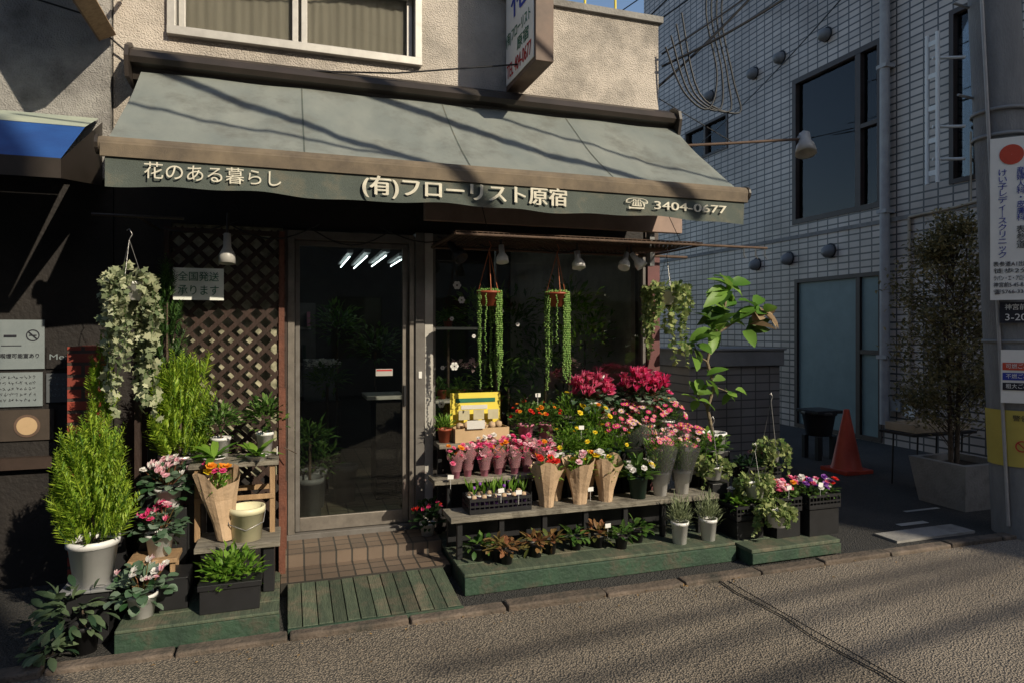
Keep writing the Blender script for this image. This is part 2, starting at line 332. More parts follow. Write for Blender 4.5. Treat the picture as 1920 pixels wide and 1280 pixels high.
mb=MB(); mb.box(-.69,.875,4.885,4.888,3.6,4.01,glass_win); mb.done('upper_window_glass',shop)
mb=MB(); vs=[];fs=[]; n=200
for i in range(n+1):
    x=-.72+1.64*i/n; yy=4.905+.003*math.sin(i*.9)+.003*math.sin(i*.37); vs+=[(x,yy,3.5),(x,yy,4.1)]
for i in range(n): fs.append((2*i,2*i+1,2*i+3,2*i+2))
mb.add(vs,fs,curtain,True); mb.done('upper_curtain',shop)
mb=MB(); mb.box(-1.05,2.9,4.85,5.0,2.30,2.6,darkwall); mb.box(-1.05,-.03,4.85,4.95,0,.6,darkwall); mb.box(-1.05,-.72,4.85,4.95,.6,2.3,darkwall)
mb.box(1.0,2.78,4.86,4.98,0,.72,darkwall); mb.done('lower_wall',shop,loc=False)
mb=MB(); mb.box(-.72,-.03,4.88,4.9,.6,2.3,glass_fr); mb.done('figured_glass_panel',shop)
mb=MB(); mb.box(2.78,2.9,4.83,5.0,0,2.6,brownalu); mb.box(2.785,2.895,4.8,4.829,0,2.3,M('maroon_trim',(.14,.05,.05),.6)); mb.done('corner_column',shop)
mb=MB(); mb.box(.875,.94,4.78,4.95,.1,2.3,alu2); mb.box(.943,1.005,4.79,4.95,.1,2.3,aluw); mb.box(.895,.92,4.772,4.782,1.25,1.3,white); mb.done('shop_front_column',shop,bevel=.003)
mb=MB()
mb.box(0,.045,4.80,4.92,.20,2.28,alu); mb.box(.835,.872,4.80,4.92,.20,2.28,alu); mb.box(.045,.835,4.80,4.92,2.22,2.28,alu2); mb.box(-.03,.875,4.79,4.93,.14,.20,alu2)
mb.box(-.028,-.003,4.80,4.9,.2,2.28,brownalu)
mb.box(.79,.833,4.84,4.87,.205,2.215,alu); mb.box(.05,.08,4.84,4.87,.205,2.215,alu2); mb.box(.08,.79,4.84,4.87,.205,.30,alu); mb.box(.08,.79,4.84,4.87,2.18,2.215,alu2)
mb.box(.797,.815,4.825,4.84,1.05,1.2,black); mb.done('door_frame',shop,bevel=.003)
mb=MB(); mb.box(.08,.79,4.853,4.858,.3,2.18,glass_door); mb.done('door_glass',shop)
mb=MB(); mb.box(.6,.72,4.845,4.851,1.27,1.32,dimwhite); mb.box(.605,.715,4.843,4.845,1.305,1.315,redtext); mb.done('door_notice',shop)
mb=MB(); mb.box(1.006,1.03,4.82,4.9,.72,2.3,alu2); mb.box(2.75,2.78,4.82,4.9,.72,2.3,alu2); mb.box(1.03,2.75,4.82,4.9,.72,.76,alu2); mb.box(1.03,2.75,4.82,4.9,2.26,2.3,alu2); mb.box(1.5,1.515,4.83,4.89,.76,2.26,brownalu)
mb.done('shop_window_frame',shop,bevel=.003)
mb=MB(); mb.box(1.03,2.75,4.855,4.86,.76,2.26,glass_win); mb.done('shop_window_glass',shop)
mb=MB()
for x,z,r in [(1.20,1.93,.035),(1.235,1.82,.03),(1.16,1.68,.018),(1.03+.06,1.32,.018),(1.52+.02,1.74,.03),(1.68,1.64,.018),(2.2,2.08,.022),(1.18,1.33,.035),(1.33,1.55,.016),(1.05+.03,1.05,.03)]:
    for k in range(6):
        a=k*math.pi/3; p=V((x+r*.55*math.cos(a),4.852,z+r*.55*math.sin(a)))
        mb.lathe(p,[(.0005,0),(r*.38,.0)],white,8,axis=Matrix.Rotation(math.pi/2,3,'X'))
mb.done('window_flower_stickers',shop)
mb=MB(); mb.box(.9,2.96,4.57,4.62,2.36,2.5,pinkpaint); mb.done('fascia_board',shop,bevel=.004)
# interior
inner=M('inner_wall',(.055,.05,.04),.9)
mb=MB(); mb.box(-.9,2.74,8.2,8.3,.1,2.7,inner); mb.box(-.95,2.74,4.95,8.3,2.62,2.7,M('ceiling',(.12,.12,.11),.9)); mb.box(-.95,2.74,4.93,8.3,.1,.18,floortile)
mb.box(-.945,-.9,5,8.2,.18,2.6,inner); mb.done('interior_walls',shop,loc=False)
mb=MB(); mb.box(.1,.85,5.32,5.40,2.36,2.40,white); mb.tube([(.1,5.35,2.33),(.85,5.35,2.33)],.012,tubeM,8)
for x,y0_,y1_ in ((.55,6.4,7.5),(.70,6.3,7.6),(.86,6.2,7.3),(1.05,6.5,7.2)):
    mb.tube([(x,y0_,2.28),(x,y1_,2.28)],.006,tubeM,8); mb.box(x-.03,x+.03,y0_-.05,y1_+.05,2.31,2.34,greym)
mb.done('ceiling_lights',shop)
mb=MB(); mb.box(1.03,1.45,5.0,5.35,1.04,1.06,white); mb.box(1.03,1.45,5.0,5.35,1.6,1.62,white); mb.box(.62,.95,5.6,6.0,1.02,1.05,white); mb.box(.7,.95,5.65,6.0,.18,1.02,darkwall)
mb.box(1.6,2.7,5.2,5.7,.7,.74,shelfw); mb.box(.1,.5,6.8,7.4,.18,.9,brownalu); mb.box(.15,.45,6.9,7.2,.9,1.3,greym)
mb.box(-.6,.3,7.9,8.15,.18,1.9,alu2)
for k in range(4): mb.box(-.55,.25,7.87,7.899,.4+.4*k,.43+.4*k,dimwhite)
for k in range(16):
    x=-.5+.047*k; z=.43+.4*(k%4); mb.box(x,x+.035,7.8,7.87,z,z+U(.08,.22),random.choice([card,paperb,pinkpot,dimwhite,terra,dkgreen]))
mb.done('interior_shelves',shop,bevel=.003)
def mound(mb,c,rx,ry,rz,n,l,w,mat,shell=.45,rl=False,upb=.3,curl=.2):
    c=V(c)
    for i in range(n):
        d=V((random.gauss(0,1),random.gauss(0,1),random.gauss(0,1))).normalized(); d.z=abs(d.z) if R()<.75 else d.z*.6
        k=shell+(1-shell)*R(); p=c+V((d.x*rx*k,d.y*ry*k,d.z*rz*k))
        dd=V((d.x+U(-.5,.5),d.y+U(-.5,.5),d.z*.6+upb+U(-.5,.4))); ll=l*U(.7,1.25)
        (mb.rleaf if rl else mb.leaf)(p,dd,ll,w*U(.7,1.2),mat,curl=curl)
mb=MB()
for x,y,z,r in [(.16,5.3,.75,.16),(.2,5.6,.5,.22),(.32,5.9,1.15,.16),(.75,6.1,1.4,.25),(.45,6.6,1.6,.25),(1.75,5.5,1.1,.3),(2.2,5.6,1.2,.4),(2.5,5.4,1.5,.35),(1.95,5.9,1.6,.4),(2.3,5.3,1.75,.3),(1.6,5.6,1.7,.25),(1.15,5.15,1.1,.1),(1.3,5.15,1.1,.1),(1.2,5.15,1.66,.09),(1.3,5.4,.9,.2)]:
    mound(mb,(x,y,z),r,r,r,int(90+500*r),.09 if r>.15 else .05,.03,L_mid if R()<.7 else L_bright,.3)
    mb.tube([(x,y,.2),(x,y,z)],.012,bark)
for x in (.2,.28,.36): mound(mb,(x,5.85,1.3),.06,.06,.05,40,.03,.025,P_white,.3)
for x in (1.3,1.45,2.35): mound(mb,(x,5.3,1.3),.08,.06,.05,30,.04,.03,P_lpink,.3)
for x,y,z in [(1.15,5.15,1.06),(1.3,5.15,1.06),(1.2,5.15,1.62)]: mb.pot(x,y,z,.07,.04,.03,terra)
for x,y in [(.16,5.3),(.2,5.6),(.45,5.7)]: mb.pot(x,y,.18,.3,.1,.08,greym)
for k in range(16):
    a=U(0,6.28); base=V((1.9,5.35,1.2)); 
    for j in range(8):
        t=j/8; p=base+V((math.cos(a)*t*.4,math.sin(a)*t*.25,.5*t-.35*t*t)); mb.leaf(p,(math.cos(a)+U(-1,1),math.sin(a),-.3),.16,.02,L_mid)
mb.done('interior_plants',shop)

mb=MB(); mb.box(-.04,1.0,4.47,4.79,.012,.165,steptile); mb.box(-.04,1.0,4.2,4.47,.012,.09,steptile); mb.done('entrance_steps',shop,loc=False)

# lattice
mb=MB(); lx0,lx1,lz0,lz1=-.74,-.02,.35,2.25; yy=4.70
mb.box(lx1-.035,lx1,yy-.02,yy+.02,lz0,lz1,redwood); mb.box(lx0,lx0+.03,yy-.02,yy+.02,lz0,lz1,woodbrown); mb.box(lx0,lx1-.035,yy-.018,yy+.018,lz1-.03,lz1-.002,woodbrown)
W=lx1-lx0; H=lz1-lz0; sp=.115
def slat(a,b,yo):
    d=(V(b)-V(a)); L_=d.length; ang=math.atan2(d.z,d.x); m4=Matrix.Translation(V(a))@Matrix.Rotation(-ang,4,'Y'); mb.box(0,L_,yo-.004,yo+.004,-.014,.014,woodbrown,m4)
k=-H
while k<W:
    x0=max(k,0); z0=x0-k; x1=min(W,k+H); z1=x1-k
    if x1-x0>.02: slat((lx0+x0,0,lz0+z0),(lx0+x1,0,lz0+z1),yy-.006)
    x0=max(k,0); x1=min(W,k+H)
    if x1-x0>.02: slat((lx0+x0,0,lz1-(x0-k)),(lx0+x1,0,lz1-(x1-k)),yy+.006)
    k+=sp
mb.done('lattice_panel')
e=empty('shipping_notice_sign',(-.53,4.62,1.8)); mb=MB(); mb.box(-.675,-.385,4.60,4.61,1.785,1.985,pinksign); mb.done('board',e)
txt('全国発送',(-.53,4.597,1.928),.066,greentext,width=.235,height=.06,parent=e); txt('承ります',(-.53,4.597,1.842),.066,greentext,width=.235,height=.06,parent=e)
mb=MB(); mb.box(-.045,-.005,4.62,4.68,0.1,.6,redwood); mb.box(-.05,-.012,4.28,4.32,.12,1.25,redwood); mb.box(-.83,-.8,4.3,4.34,0,1.7,woodbrown); mb.done('wooden_posts')

# awning -------------------------------------------------------------
aw=empty('shop_awning')
ax0,ax1=-.87,2.97; P0=(4.70,3.22); P1=(3.87,2.56)
mb=MB(); nx,ny=128,24; vs=[];fs=[]
for j in range(ny+1):
    t=j/ny
    for i in range(nx+1):
        s_=i/nx; x=ax0+(ax1-ax0)*s_; bay=(s_*4)%1
        sag=-.045*math.sin(math.pi*t)*(.6+.4*math.sin(math.pi*bay))+.005*math.sin(9*x+3*t)+(.005*math.sin(23*x-5*t)+.003*math.sin(41*x+9*t))*math.sin(math.pi*t)
        vs.append((x,P0[0]+(P1[0]-P0[0])*t,P0[1]+(P1[1]-P0[1])*t+sag))
for j in range(ny):
    for i in range(nx): a=j*(nx+1)+i; fs.append((a,a+1,a+nx+2,a+nx+1))
mb.add(vs,fs,fabric,True)
for b in (1,2,3):
    i=32*b; seam=[vs[j*(nx+1)+i] for j in range(ny+1)]; v2=[];f2=[]
    for p in seam: v2+=[(p[0]-.004,p[1],p[2]+.003),(p[0]+.004,p[1],p[2]+.003)]
    for j in range(ny): f2.append((2*j,2*j+1,2*j+3,2*j+2))
    mb.add(v2,f2,fabric_val)
mb.done('fabric_roof',aw,loc=False)
mb=MB()
def prism(mb,prof,x0,x1,mat,smooth=True):
    n=len(prof); mb.add([(x0,y,z) for y,z in prof]+[(x1,y,z) for y,z in prof],[(i,(i+1)%n,n+(i+1)%n,n+i) for i in range(n)],mat,False)
    mb.add([(x0,y,z) for y,z in prof],[tuple(range(n))],mat); mb.add([(x1,y,z) for y,z in prof],[tuple(range(n))[::-1]],mat)
def arc(cy,cz,r,n,a0=0,a1=360): return [(cy+r*math.cos(math.radians(a0+(a1-a0)*i/n)),cz+r*math.sin(math.radians(a0+(a1-a0)*i/n))) for i in range(n)]
prism(mb,[(4.828,3.36),(4.72,3.37),(4.65,3.33),(4.62,3.28),(4.64,3.25),(4.70,3.24),(4.72,3.17),(4.828,3.17)],-.92,2.95,casem)
prism(mb,[(4.828,3.38),(4.7,3.39),(4.61,3.34),(4.59,3.27),(4.62,3.15),(4.828,3.14)],-.945,-.921,casem)
prism(mb,[(4.828,3.38),(4.7,3.39),(4.61,3.34),(4.59,3.27),(4.62,3.15),(4.828,3.14)],2.951,2.975,casem)
mb.done('roller_case',aw,loc=False)
mb=MB(); prism(mb,arc(3.86,2.535,.042,16),ax0-.03,ax1+.03,fabric_br); 
prism(mb,[(3.815,2.535),(3.84,2.575),(3.835,2.47),(3.815,2.47)],ax0-.02,ax1+.02,fabric_br)
prism(mb,arc(3.86,2.535,.05,12),ax1+.03,ax1+.045,casem); prism(mb,arc(3.86,2.535,.05,12),ax0-.045,ax0-.03,casem)
mb.done('front_bar',aw,loc=False)
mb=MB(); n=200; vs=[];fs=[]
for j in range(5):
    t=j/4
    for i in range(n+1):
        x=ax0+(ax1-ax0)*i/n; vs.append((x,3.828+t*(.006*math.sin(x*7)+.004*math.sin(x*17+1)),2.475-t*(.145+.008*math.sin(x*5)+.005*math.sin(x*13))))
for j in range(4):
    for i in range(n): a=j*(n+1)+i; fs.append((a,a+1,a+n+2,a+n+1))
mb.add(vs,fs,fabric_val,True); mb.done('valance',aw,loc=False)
yt=3.812
txt('花のある暮らし',(-.36,yt,2.405),.09,textw,width=.66,height=.085,parent=aw)
for dx,dy,dz in ((0,0,0),(.004,-.001,-.001),(-.003,-.0015,.001)): txt('(有)フローリスト原宿',(1.02+dx,yt+dy,2.405+dz),.12,textw,width=1.24,height=.125,parent=aw)
for dx,dy in ((0,0),(.003,-.001)): txt('☎ 3404-0677',(2.43+dx,yt+dy,2.405),.09,textw,width=.76,height=.075,parent=aw)
mb=MB()
for x,dx in ((-.5,.5),(2.6,-.5)):
    mb.tube([(x,4.75,2.95),(x+dx,4.35,2.72),(x,3.9,2.52)],.022,casem,8)
    mb.box(x-.05,x+.05,4.7,4.83,2.85,3.1,casem)
mb.done('folding_arms',aw)

# projecting sign ---------------------------------------------------
e=empty('projecting_shop_sign',(1.63,4.5,3.4)); mb=MB(); mb.box(1.57,1.70,4.17,4.80,3.40,5.0,signbrown); mb.box(1.562,1.569,4.19,4.78,3.43,4.97,signwhite)
mb.box(1.6,1.66,4.80,4.83,3.6,3.65,casem); mb.box(1.6,1.66,4.80,4.83,4.4,4.45,casem); mb.done('sign_box',e,bevel=.004)
def txs(b,y,z,size,mat,w,h): txt(b,(1.5585,y,z),size,mat,rotz=-90,width=w,height=h,parent=e)
txs('花',4.48,3.99,.3,bluetext,.36,.3)
txs('(有)フローリスト',4.5,3.75,.1,greentext,.52,.11); txs('原宿',4.40,3.635,.1,greentext,.24,.095); txs('TEL 404-0677',4.49,3.51,.1,redtext,.52,.10)

def spot(name,base,tip,r=.035,mat=None,stem=None):
    mb=MB(); b=V(base); t=V(tip); d=(t-b); q=d.normalized().to_track_quat('Z','Y').to_matrix(); l=d.length
    mb.lathe(b,[(.001,0),(r*.45,0),(r*.5,l*.45),(r,l*.7),(r*1.05,l),(r*.9,l),(r*.6,l*.8),(.001,l*.8)],mat or dimwhite,16,axis=q)
    if stem: mb.tube([stem,b],.008,casem)
    return mb.done(name)
spot('spotlight',(-.34,4.3,2.17),(-.34,4.28,1.99),.045,dimwhite,(-.34,4.35,2.3))
spot('spotlight',(1.37,4.3,2.17),(1.37,4.27,2.05),.04,white,(1.37,4.3,2.25))
spot('spotlight',(1.93,4.3,2.15),(1.93,4.27,2.03),.045,white,(1.93,4.3,2.25))
spot('spotlight',(2.32,4.3,2.15),(2.27,4.25,2.04),.04,white,(2.33,4.3,2.22)); spot('spotlight',(2.36,4.3,2.15),(2.42,4.25,2.05),.04,white,(2.35,4.3,2.22))
spot('spotlight',(1.06,4.5,2.2),(1.12,4.4,2.08),.05,black,(1.0,4.6,2.25))
mb=MB(); mb.tube([(2.88,4.82,3.1),(3.6,4.8,3.19),(4.25,4.75,3.27)],.012,rust,8); mb.tube([(2.9,4.82,3.5),(3.6,4.8,3.2)],.004,wire)
q=V((-.15,-.25,-.85)).normalized().to_track_quat('Z','Y').to_matrix()
mb.lathe((4.31,4.74,3.32),[(.001,0),(.045,0),(.05,.08),(.075,.12),(.09,.20),(.07,.20),(.001,.14)],dimwhite,18,axis=q); mb.tube([(4.25,4.75,3.27),(4.31,4.74,3.34)],.02,greym); mb.done('arm_floodlight')

# mesh rack ---------------------------------------------------------
mb=MB(); x0,x1,y0,y1,z=.98,2.75,4.0,4.72,2.19
mb.tube([(x0,y0,z),(3.3,y0,z+.0)],.009,rust,8); mb.tube([(x0,y1,z),(3.1,y1,z)],.011,rust,8); mb.tube([(x0,y0,z),(x0,y1,z)],.008,rust); mb.tube([(x1,y0,z),(x1,y1,z)],.008,rust)
x=x0
while x<x1: 
    mb.tube([(x,y0,z+.012),(x+.03,y1,z+.012)],.003,rust,4); mb.tube([(x+.03,y0,z+.015),(x,y1,z+.015)],.003,rust,4); x+=.035
y=y0
while y<y1: mb.tube([(x0,y,z+.018),(x1,y,z+.018)],.003,rust,4); y+=.06
for x in (3.1,3.2,3.28): mb.tube([(x,y0,z),(x,y0,z-.06),(x+.02,y0,z-.08)],.004,steel)
mb.box(2.7,2.74,4.62,4.68,2.1,2.4,greym)
for x in (1.2,2.6): mb.tube([(x,y0+.02,z),(x,4.4,2.7)],.003,wire,4)
mb.done('hanging_rack')
mb=MB(); mb.tube([(-1.0,4.12,2.22),(-.55,4.12,2.22)],.009,casem); mb.tube([(-.78,4.12,2.22),(-.78,4.8,2.24)],.009,casem)
for k in range(7):
    xx=-.9+k*.5; mb.tube([(xx+.6*i/8,4.6-.05*math.sin(math.pi*i/8),2.30-(.10+.02*(k%3))*math.sin(math.pi*i/8)) for i in range(9)],.005,wire)
mb.done('hanging_rail')

# ---------------------------------------------------------------- plants
def conifer(x,y,z0,h,w,mat=L_thuja,n=130,lobes=5,pot=None,name='potted_conifer',slim=0,ls=.15):
    mb=MB()
    if pot: ph,rt,rb,pm=pot; mb.pot(x,y,z0-ph,ph,rt,rb,pm,28)
    mb.tube([(x,y,z0-.03),(x,y,z0+h*.7)],.012,bark,6,r1=.004)
    tips=[(U(-.26,.26)*w,U(-.2,.2)*w,U(.72,.95)) for _ in range(lobes)]; tips[0]=(0,0,1)
    for i in range(n):
        lx,ly,lh=random.choice(tips); t=R(); zz=z0-.02+h*lh*t*(1-ls*.6)
        rad=w*.5*(1-.85*t**1.4)*min(1,.75+t*1.2)*(.78 if lobes>2 else 1)
        a=U(0,6.28); rr=rad*(.25+.65*math.sqrt(R())); bx=x+lx*t+math.cos(a)*rr; by=y+ly*t+math.sin(a)*rr
        d=V((math.cos(a)*.6*(1-t*.7),math.sin(a)*.6*(1-t*.7),1)).normalized(); l=ls*U(.7,1.2)
        sd=d.cross(V((math.cos(a+1.2+U(-1,1)),math.sin(a+1.2),0))).normalized()
        ns=8; o=V((bx,by,zz))
        mb.leaf(o,d,l,l*.05,L_mid if mat is L_thuja and R()<.3 else mat)
        for j in range(ns):
            u=(j+.5)/ns; p=o+d*l*u; wl=l*.42*(1-u*.7)
            for sg in (-1,1):
                mb.leaf(p,d*.85+sd*sg*.85+V((U(-.25,.25),U(-.25,.25),U(-.1,.2))),wl*U(.7,1.25),wl*.28,mat,fold=.1)
    return mb.done(name)
mb=MB(); mb.box(-1.06,-.86,3.86,4.04,.0,.28,black); mb.box(-1.08,-.84,3.84,4.06,.28,.295,greym); mb.done('plant_stand',bevel=.004)
conifer(-.95,3.95,.53,.62,.46,n=470,pot=(.24,.115,.085,whitepot),ls=.14)
conifer(-.60,4.35,.87,.58,.40,n=380,pot=(.16,.11,.09,silver),ls=.13)
conifer(-.98,4.28,.75,.85,.17,L_thuja,n=150,lobes=2,pot=(.2,.09,.07,black),ls=.11)
conifer(-.70,4.55,1.1,.95,.2,L_thujad,n=150,lobes=2,pot=(.2,.09,.07,black),ls=.12)
mb=MB(); mb.box(-.75,-.47,4.2,4.48,.0,.7,black); mb.box(-1.05,-.85,4.18,4.4,0,.54,black); mb.box(-.8,-.62,4.5,4.64,0,.89,black); mb.done('plant_stand',bevel=.004)

def flower(mb,p,n,r,kind,mat,cm=P_yel):
    p=V(p); n=V(n).normalized(); a=n.cross(V((.3,.9,.1))).normalized(); b=n.cross(a)
    if kind=='daisy':
        k=11
        for i in range(k):
            t=2*math.pi*i/k; d=a*math.cos(t)+b*math.sin(t)+n*.15; mb.leaf(p,d,r,r*.42,mat,fold=.05,up=n)
        mb.ico(p+n*r*.08,r*.26,cm)
    elif kind=='ball':
        for L_,tl,k,s_ in ((0,.1,6,1),(1,.7,5,.8),(2,1.8,5,.55)):
            o=R()
            for i in range(k):
                t=2*math.pi*(i+o)/k; d=a*math.cos(t)+b*math.sin(t)+n*tl; mb.rleaf(p,d,r*s_*U(.9,1.1),r*.95*s_,mat,up=n,curl=-.1,cup=.1)
    elif kind=='cyc':
        for i in range(5):
            t=2*math.pi*i/5+R(); d=a*math.cos(t)*.6+b*math.sin(t)*.6+n*1.0; mb.rleaf(p,d,r*1.5,r*.95,mat,up=a,curl=.25,cup=.15)
def cyclamen(x,y,z0,potm,pm,ph=.13,rt=.07,fr=.13,fh=.13,nf=16,r=.022,name='potted_cyclamen',lm=L_cyc,high=.07,nl=130,tilt=0):
    mb=MB(); mb.pot(x,y,z0,ph,rt,rt*.75,potm); c=V((x,y,z0+ph))
    mound(mb,c,fr,fr,fh,nl,.05,.05,lm,.5,True,upb=.1,curl=.3)
    for i in range(nf):
        a=U(0,6.28); q=fr*.85*math.sqrt(R()); p=c+V((math.cos(a)*q,math.sin(a)*q-tilt*R(),fh*.75+high*U(.2,1.1)-.5*q*q/fr))
        mb.tube([c+V((math.cos(a)*q*.3,math.sin(a)*q*.3,.02)),p],.0022,L_red,4); flower(mb,p,(U(-.4,.4),U(-.6,.2),1),r*U(.8,1.2),'cyc' if R()<.7 else 'ball',random.choice(pm))
    return mb.done(name)
cyclamen(-.71,3.86,.12,whitepot,[P_white,P_white,P_lpink],ph=.13,rt=.07,fr=.14,fh=.13,nf=15)
cyclamen(-.66,4.05,.38,whitepot,[P_mag,P_pink,P_white,P_lpink],ph=.12,rt=.07,fr=.13,fh=.12,nf=22)
cyclamen(-.64,4.20,.60,whitepot,[P_lpink,P_white,P_lpink],ph=.11,rt=.07,fr=.15,fh=.13,nf=38)
mb=MB(); mb.box(-.80,-.56,3.96,4.14,.355,.38,woodlight)
for x in (-.78,-.60):
    for y in (3.98,4.11): mb.box(x,x+.025,y,y+.02,.12,.355,woodlight)
mb.done('wooden_stool',bevel=.003)
mb=MB(); mb.box(-.78,-.54,4.15,4.3,.12,.6,black); mb.box(-.66,-.5,3.88,4.1,.133,.3,black); mb.done('plant_stand',bevel=.004)
mb=MB(); mb.pot(-.95,3.80,0.0,.15,.065,.05,black); mb.tube([(-.95,3.8,.1),(-.96,3.79,.25)],.006,bark)
mound(mb,(-.99,3.78,.17),.18,.13,.17,95,.075,.038,L_croton,.35,True,upb=0,curl=.35); mb.done('potted_foliage_plant')
mb=MB(); mound(mb,(-1.08,3.72,.06),.10,.08,.08,35,.07,.035,L_croton,.35,True,upb=0,curl=.35); mb.pot(-1.1,3.74,0,.05,.05,.04,black); mb.done('potted_foliage_plant')
mb=MB(); mb.box(-.80,-.04,3.69,3.72,.015,.115,greenw)
for i in range(4): mb.box(-.80,-.042,3.705+i*.155-.012,3.705+i*.155+.138,.116,.132,greenw2)
mb.box(-.07,-.045,3.73,4.3,.0,.115,greenw); mb.box(-.79,-.765,3.73,4.3,.0,.115,greenw); mb.done('display_platform',bevel=.004)
mb=MB(); n=12; x0=.0
for i in range(n):
    w_=.073+U(-.008,.008); g=U(-.004,.004); e0=U(-.01,.006)
    mb.add([(x0,3.70+e0,.012),(x0+w_,3.70+e0,.012),(x0+w_,3.70+e0,.035+g),(x0,3.70+e0,.035+g),(x0,4.19,.012),(x0+w_,4.19,.012),(x0+w_,4.19,.085+g),(x0,4.19,.085+g)],[(0,1,2,3),(3,2,6,7),(0,3,7,4),(1,5,6,2),(4,7,6,5)],greenw2); x0+=w_+.005
mb.box(0,x0,3.665,3.688,.004,.036,greenw); mb.done('entrance_ramp',bevel=.003)
mb=MB(); mb.box(-.53,-.05,4.12,4.42,.815,.84,shelfw)
for x in (-.50,-.10):
    for y in (4.14,4.38): mb.box(x,x+.03,y,y+.025,.4,.815,woodlight)
mb.box(-.50,-.07,4.132,4.139,.62,.65,woodlight); mb.box(-.469,-.101,4.382,4.402,.62,.65,woodlight); mb.box(-.495,-.475,4.166,4.379,.7,.72,woodlight); mb.box(-.095,-.075,4.166,4.379,.7,.72,woodlight)
mb.done('wooden_table',bevel=.003)
mb=MB(); mb.box(-.48,-.04,3.95,4.25,.39,.42,shelfw); mb.box(-.45,-.38,3.98,4.22,.133,.39,black); mb.box(-.13,-.07,3.98,4.22,.133,.39,black); mb.done('low_bench',bevel=.004)
mb=MB(); mb.lathe((-.22,4.06,.42),[(.001,0),(.078,0),(.092,.15),(.1,.15),(.1,.185),(.09,.185),(.075,.02),(.001,.02)],creampot,28); mb.tube([(-.32,4.06,.58),(-.31,4.01,.52),(-.22,3.965,.49),(-.13,4.01,.52),(-.12,4.06,.58)],.003,steel); mb.done('bucket')
mb=MB(); mb.box(-.43,-.14,3.76,3.93,.133,.255,black); mb.box(-.44,-.13,3.75,3.94,.2555,.285,black); mound(mb,(-.285,3.85,.28),.15,.09,.15,300,.07,.025,L_bright,.3,upb=.7); mb.done('planter_box',bevel=.003)
def kraftb(x,y,z0,h=.3,r=.085,fl=(P_yel,),lm=L_bright,tilt=0,name='kraft_wrapped_bouquet',nf=6,kind='ball',fr=.028):
    mb=MB(); n=22; vs=[];fs=[]; ph=U(0,6)
    prof=[(r*.5,0),(r*.6,h*.3),(r*.9,h*.7),(r*1.25,h)]
    for k,(rr,zz) in enumerate(prof):
        for j in range(n+1):
            t=2*math.pi*(j%n)/n; wob=1+.08*math.sin(3*t+k*.7+ph)+.05*math.sin(7*t+ph); top=(.08*math.sin(2*t+ph)+.07*abs(math.sin(2.5*t+ph))) if k==3 else 0
            vs.append((x+rr*wob*math.cos(t)+tilt*zz,y+rr*wob*math.sin(t),z0+zz+top*h*1.6))
    for k in range(3):
        for j in range(n): a=k*(n+1)+j; fs.append((a,a+1,a+n+2,a+n+1))
    mb.add(vs,fs,kraft,False)
    c=(x+tilt*h,y,z0+h*.8); mound(mb,c,r*.95,r*.95,h*.45,100,.05,.022,lm,.3,upb=.5)
    for i in range(nf):
        a=U(0,6.28); q=r*.8*math.sqrt(R()); flower(mb,(x+tilt*h+q*math.cos(a),y+q*math.sin(a),z0+h*1.08+U(0,.06)),(U(-.4,.4),U(-.9,-.2),1),fr*U(.8,1.2),kind,random.choice(fl))
    return mb.done(name)
kraftb(-.33,4.06,.43,.33,.095,(P_yel,P_lpink,P_or,P_mag),tilt=-.15,nf=9)
def bush(x,y,z0,ph,rt,potm,rr,rz,n,l,w,lm,name='potted_plant',lift=0,fl=None,nf=0,fr=.02,kind='ball',rl=False,upb=.4,rb=None,sh=.35):
    mb=MB(); mb.pot(x,y,z0,ph,rt,(rb or rt*.75),potm)
    if lift: mb.tube([(x,y,z0+ph*.8),(x+.01,y,z0+ph+lift)],.006,bark)
    c=(x,y,z0+ph+lift); mound(mb,c,rr,rr,rz,n,l,w,lm,sh,rl,upb)
    for i in range(nf):
        d=V((U(-1,1),U(-1,.6),U(.25,1))).normalized(); p=V(c)+V((d.x*rr,d.y*rr,d.z*rz))*1.06
        flower(mb,p,(d.x*.7,d.y*.7-.3,d.z+.4),fr*U(.75,1.2),kind,random.choice(fl))
    return mb.done(name)
bush(-.38,4.34,.84,.12,.055,whitepot,.12,.14,260,.05,.02,L_mid,lift=.07)
bush(-.13,4.34,.84,.14,.05,whitepot,.12,.15,220,.05,.025,L_mid,lift=.07,rl=True)
def strap(x,y,z0,n=14,l=.14,lm=L_bright,w=.045):
    mb=MB(); mb.pot(x,y,z0,.03,.06,.05,whitepot)
    for i in range(n): a=U(0,6.28); mb.rleaf((x,y,z0+.02),(math.cos(a),math.sin(a),U(.3,1.6)),l*U(.7,1.1),w,lm,up=V((0,0,1)),curl=.45)
    return mb.done('potted_staghorn_fern')
strap(-.40,4.18,.84); strap(-.17,4.18,.84)
mb=MB(); mb.tube([(-.02,4.2,.9),(.05,4.15,.87)],.003,bark); mb.box(-.06,-.055,4.1,4.14,.88,.92,paper); mb.done('plant_label')

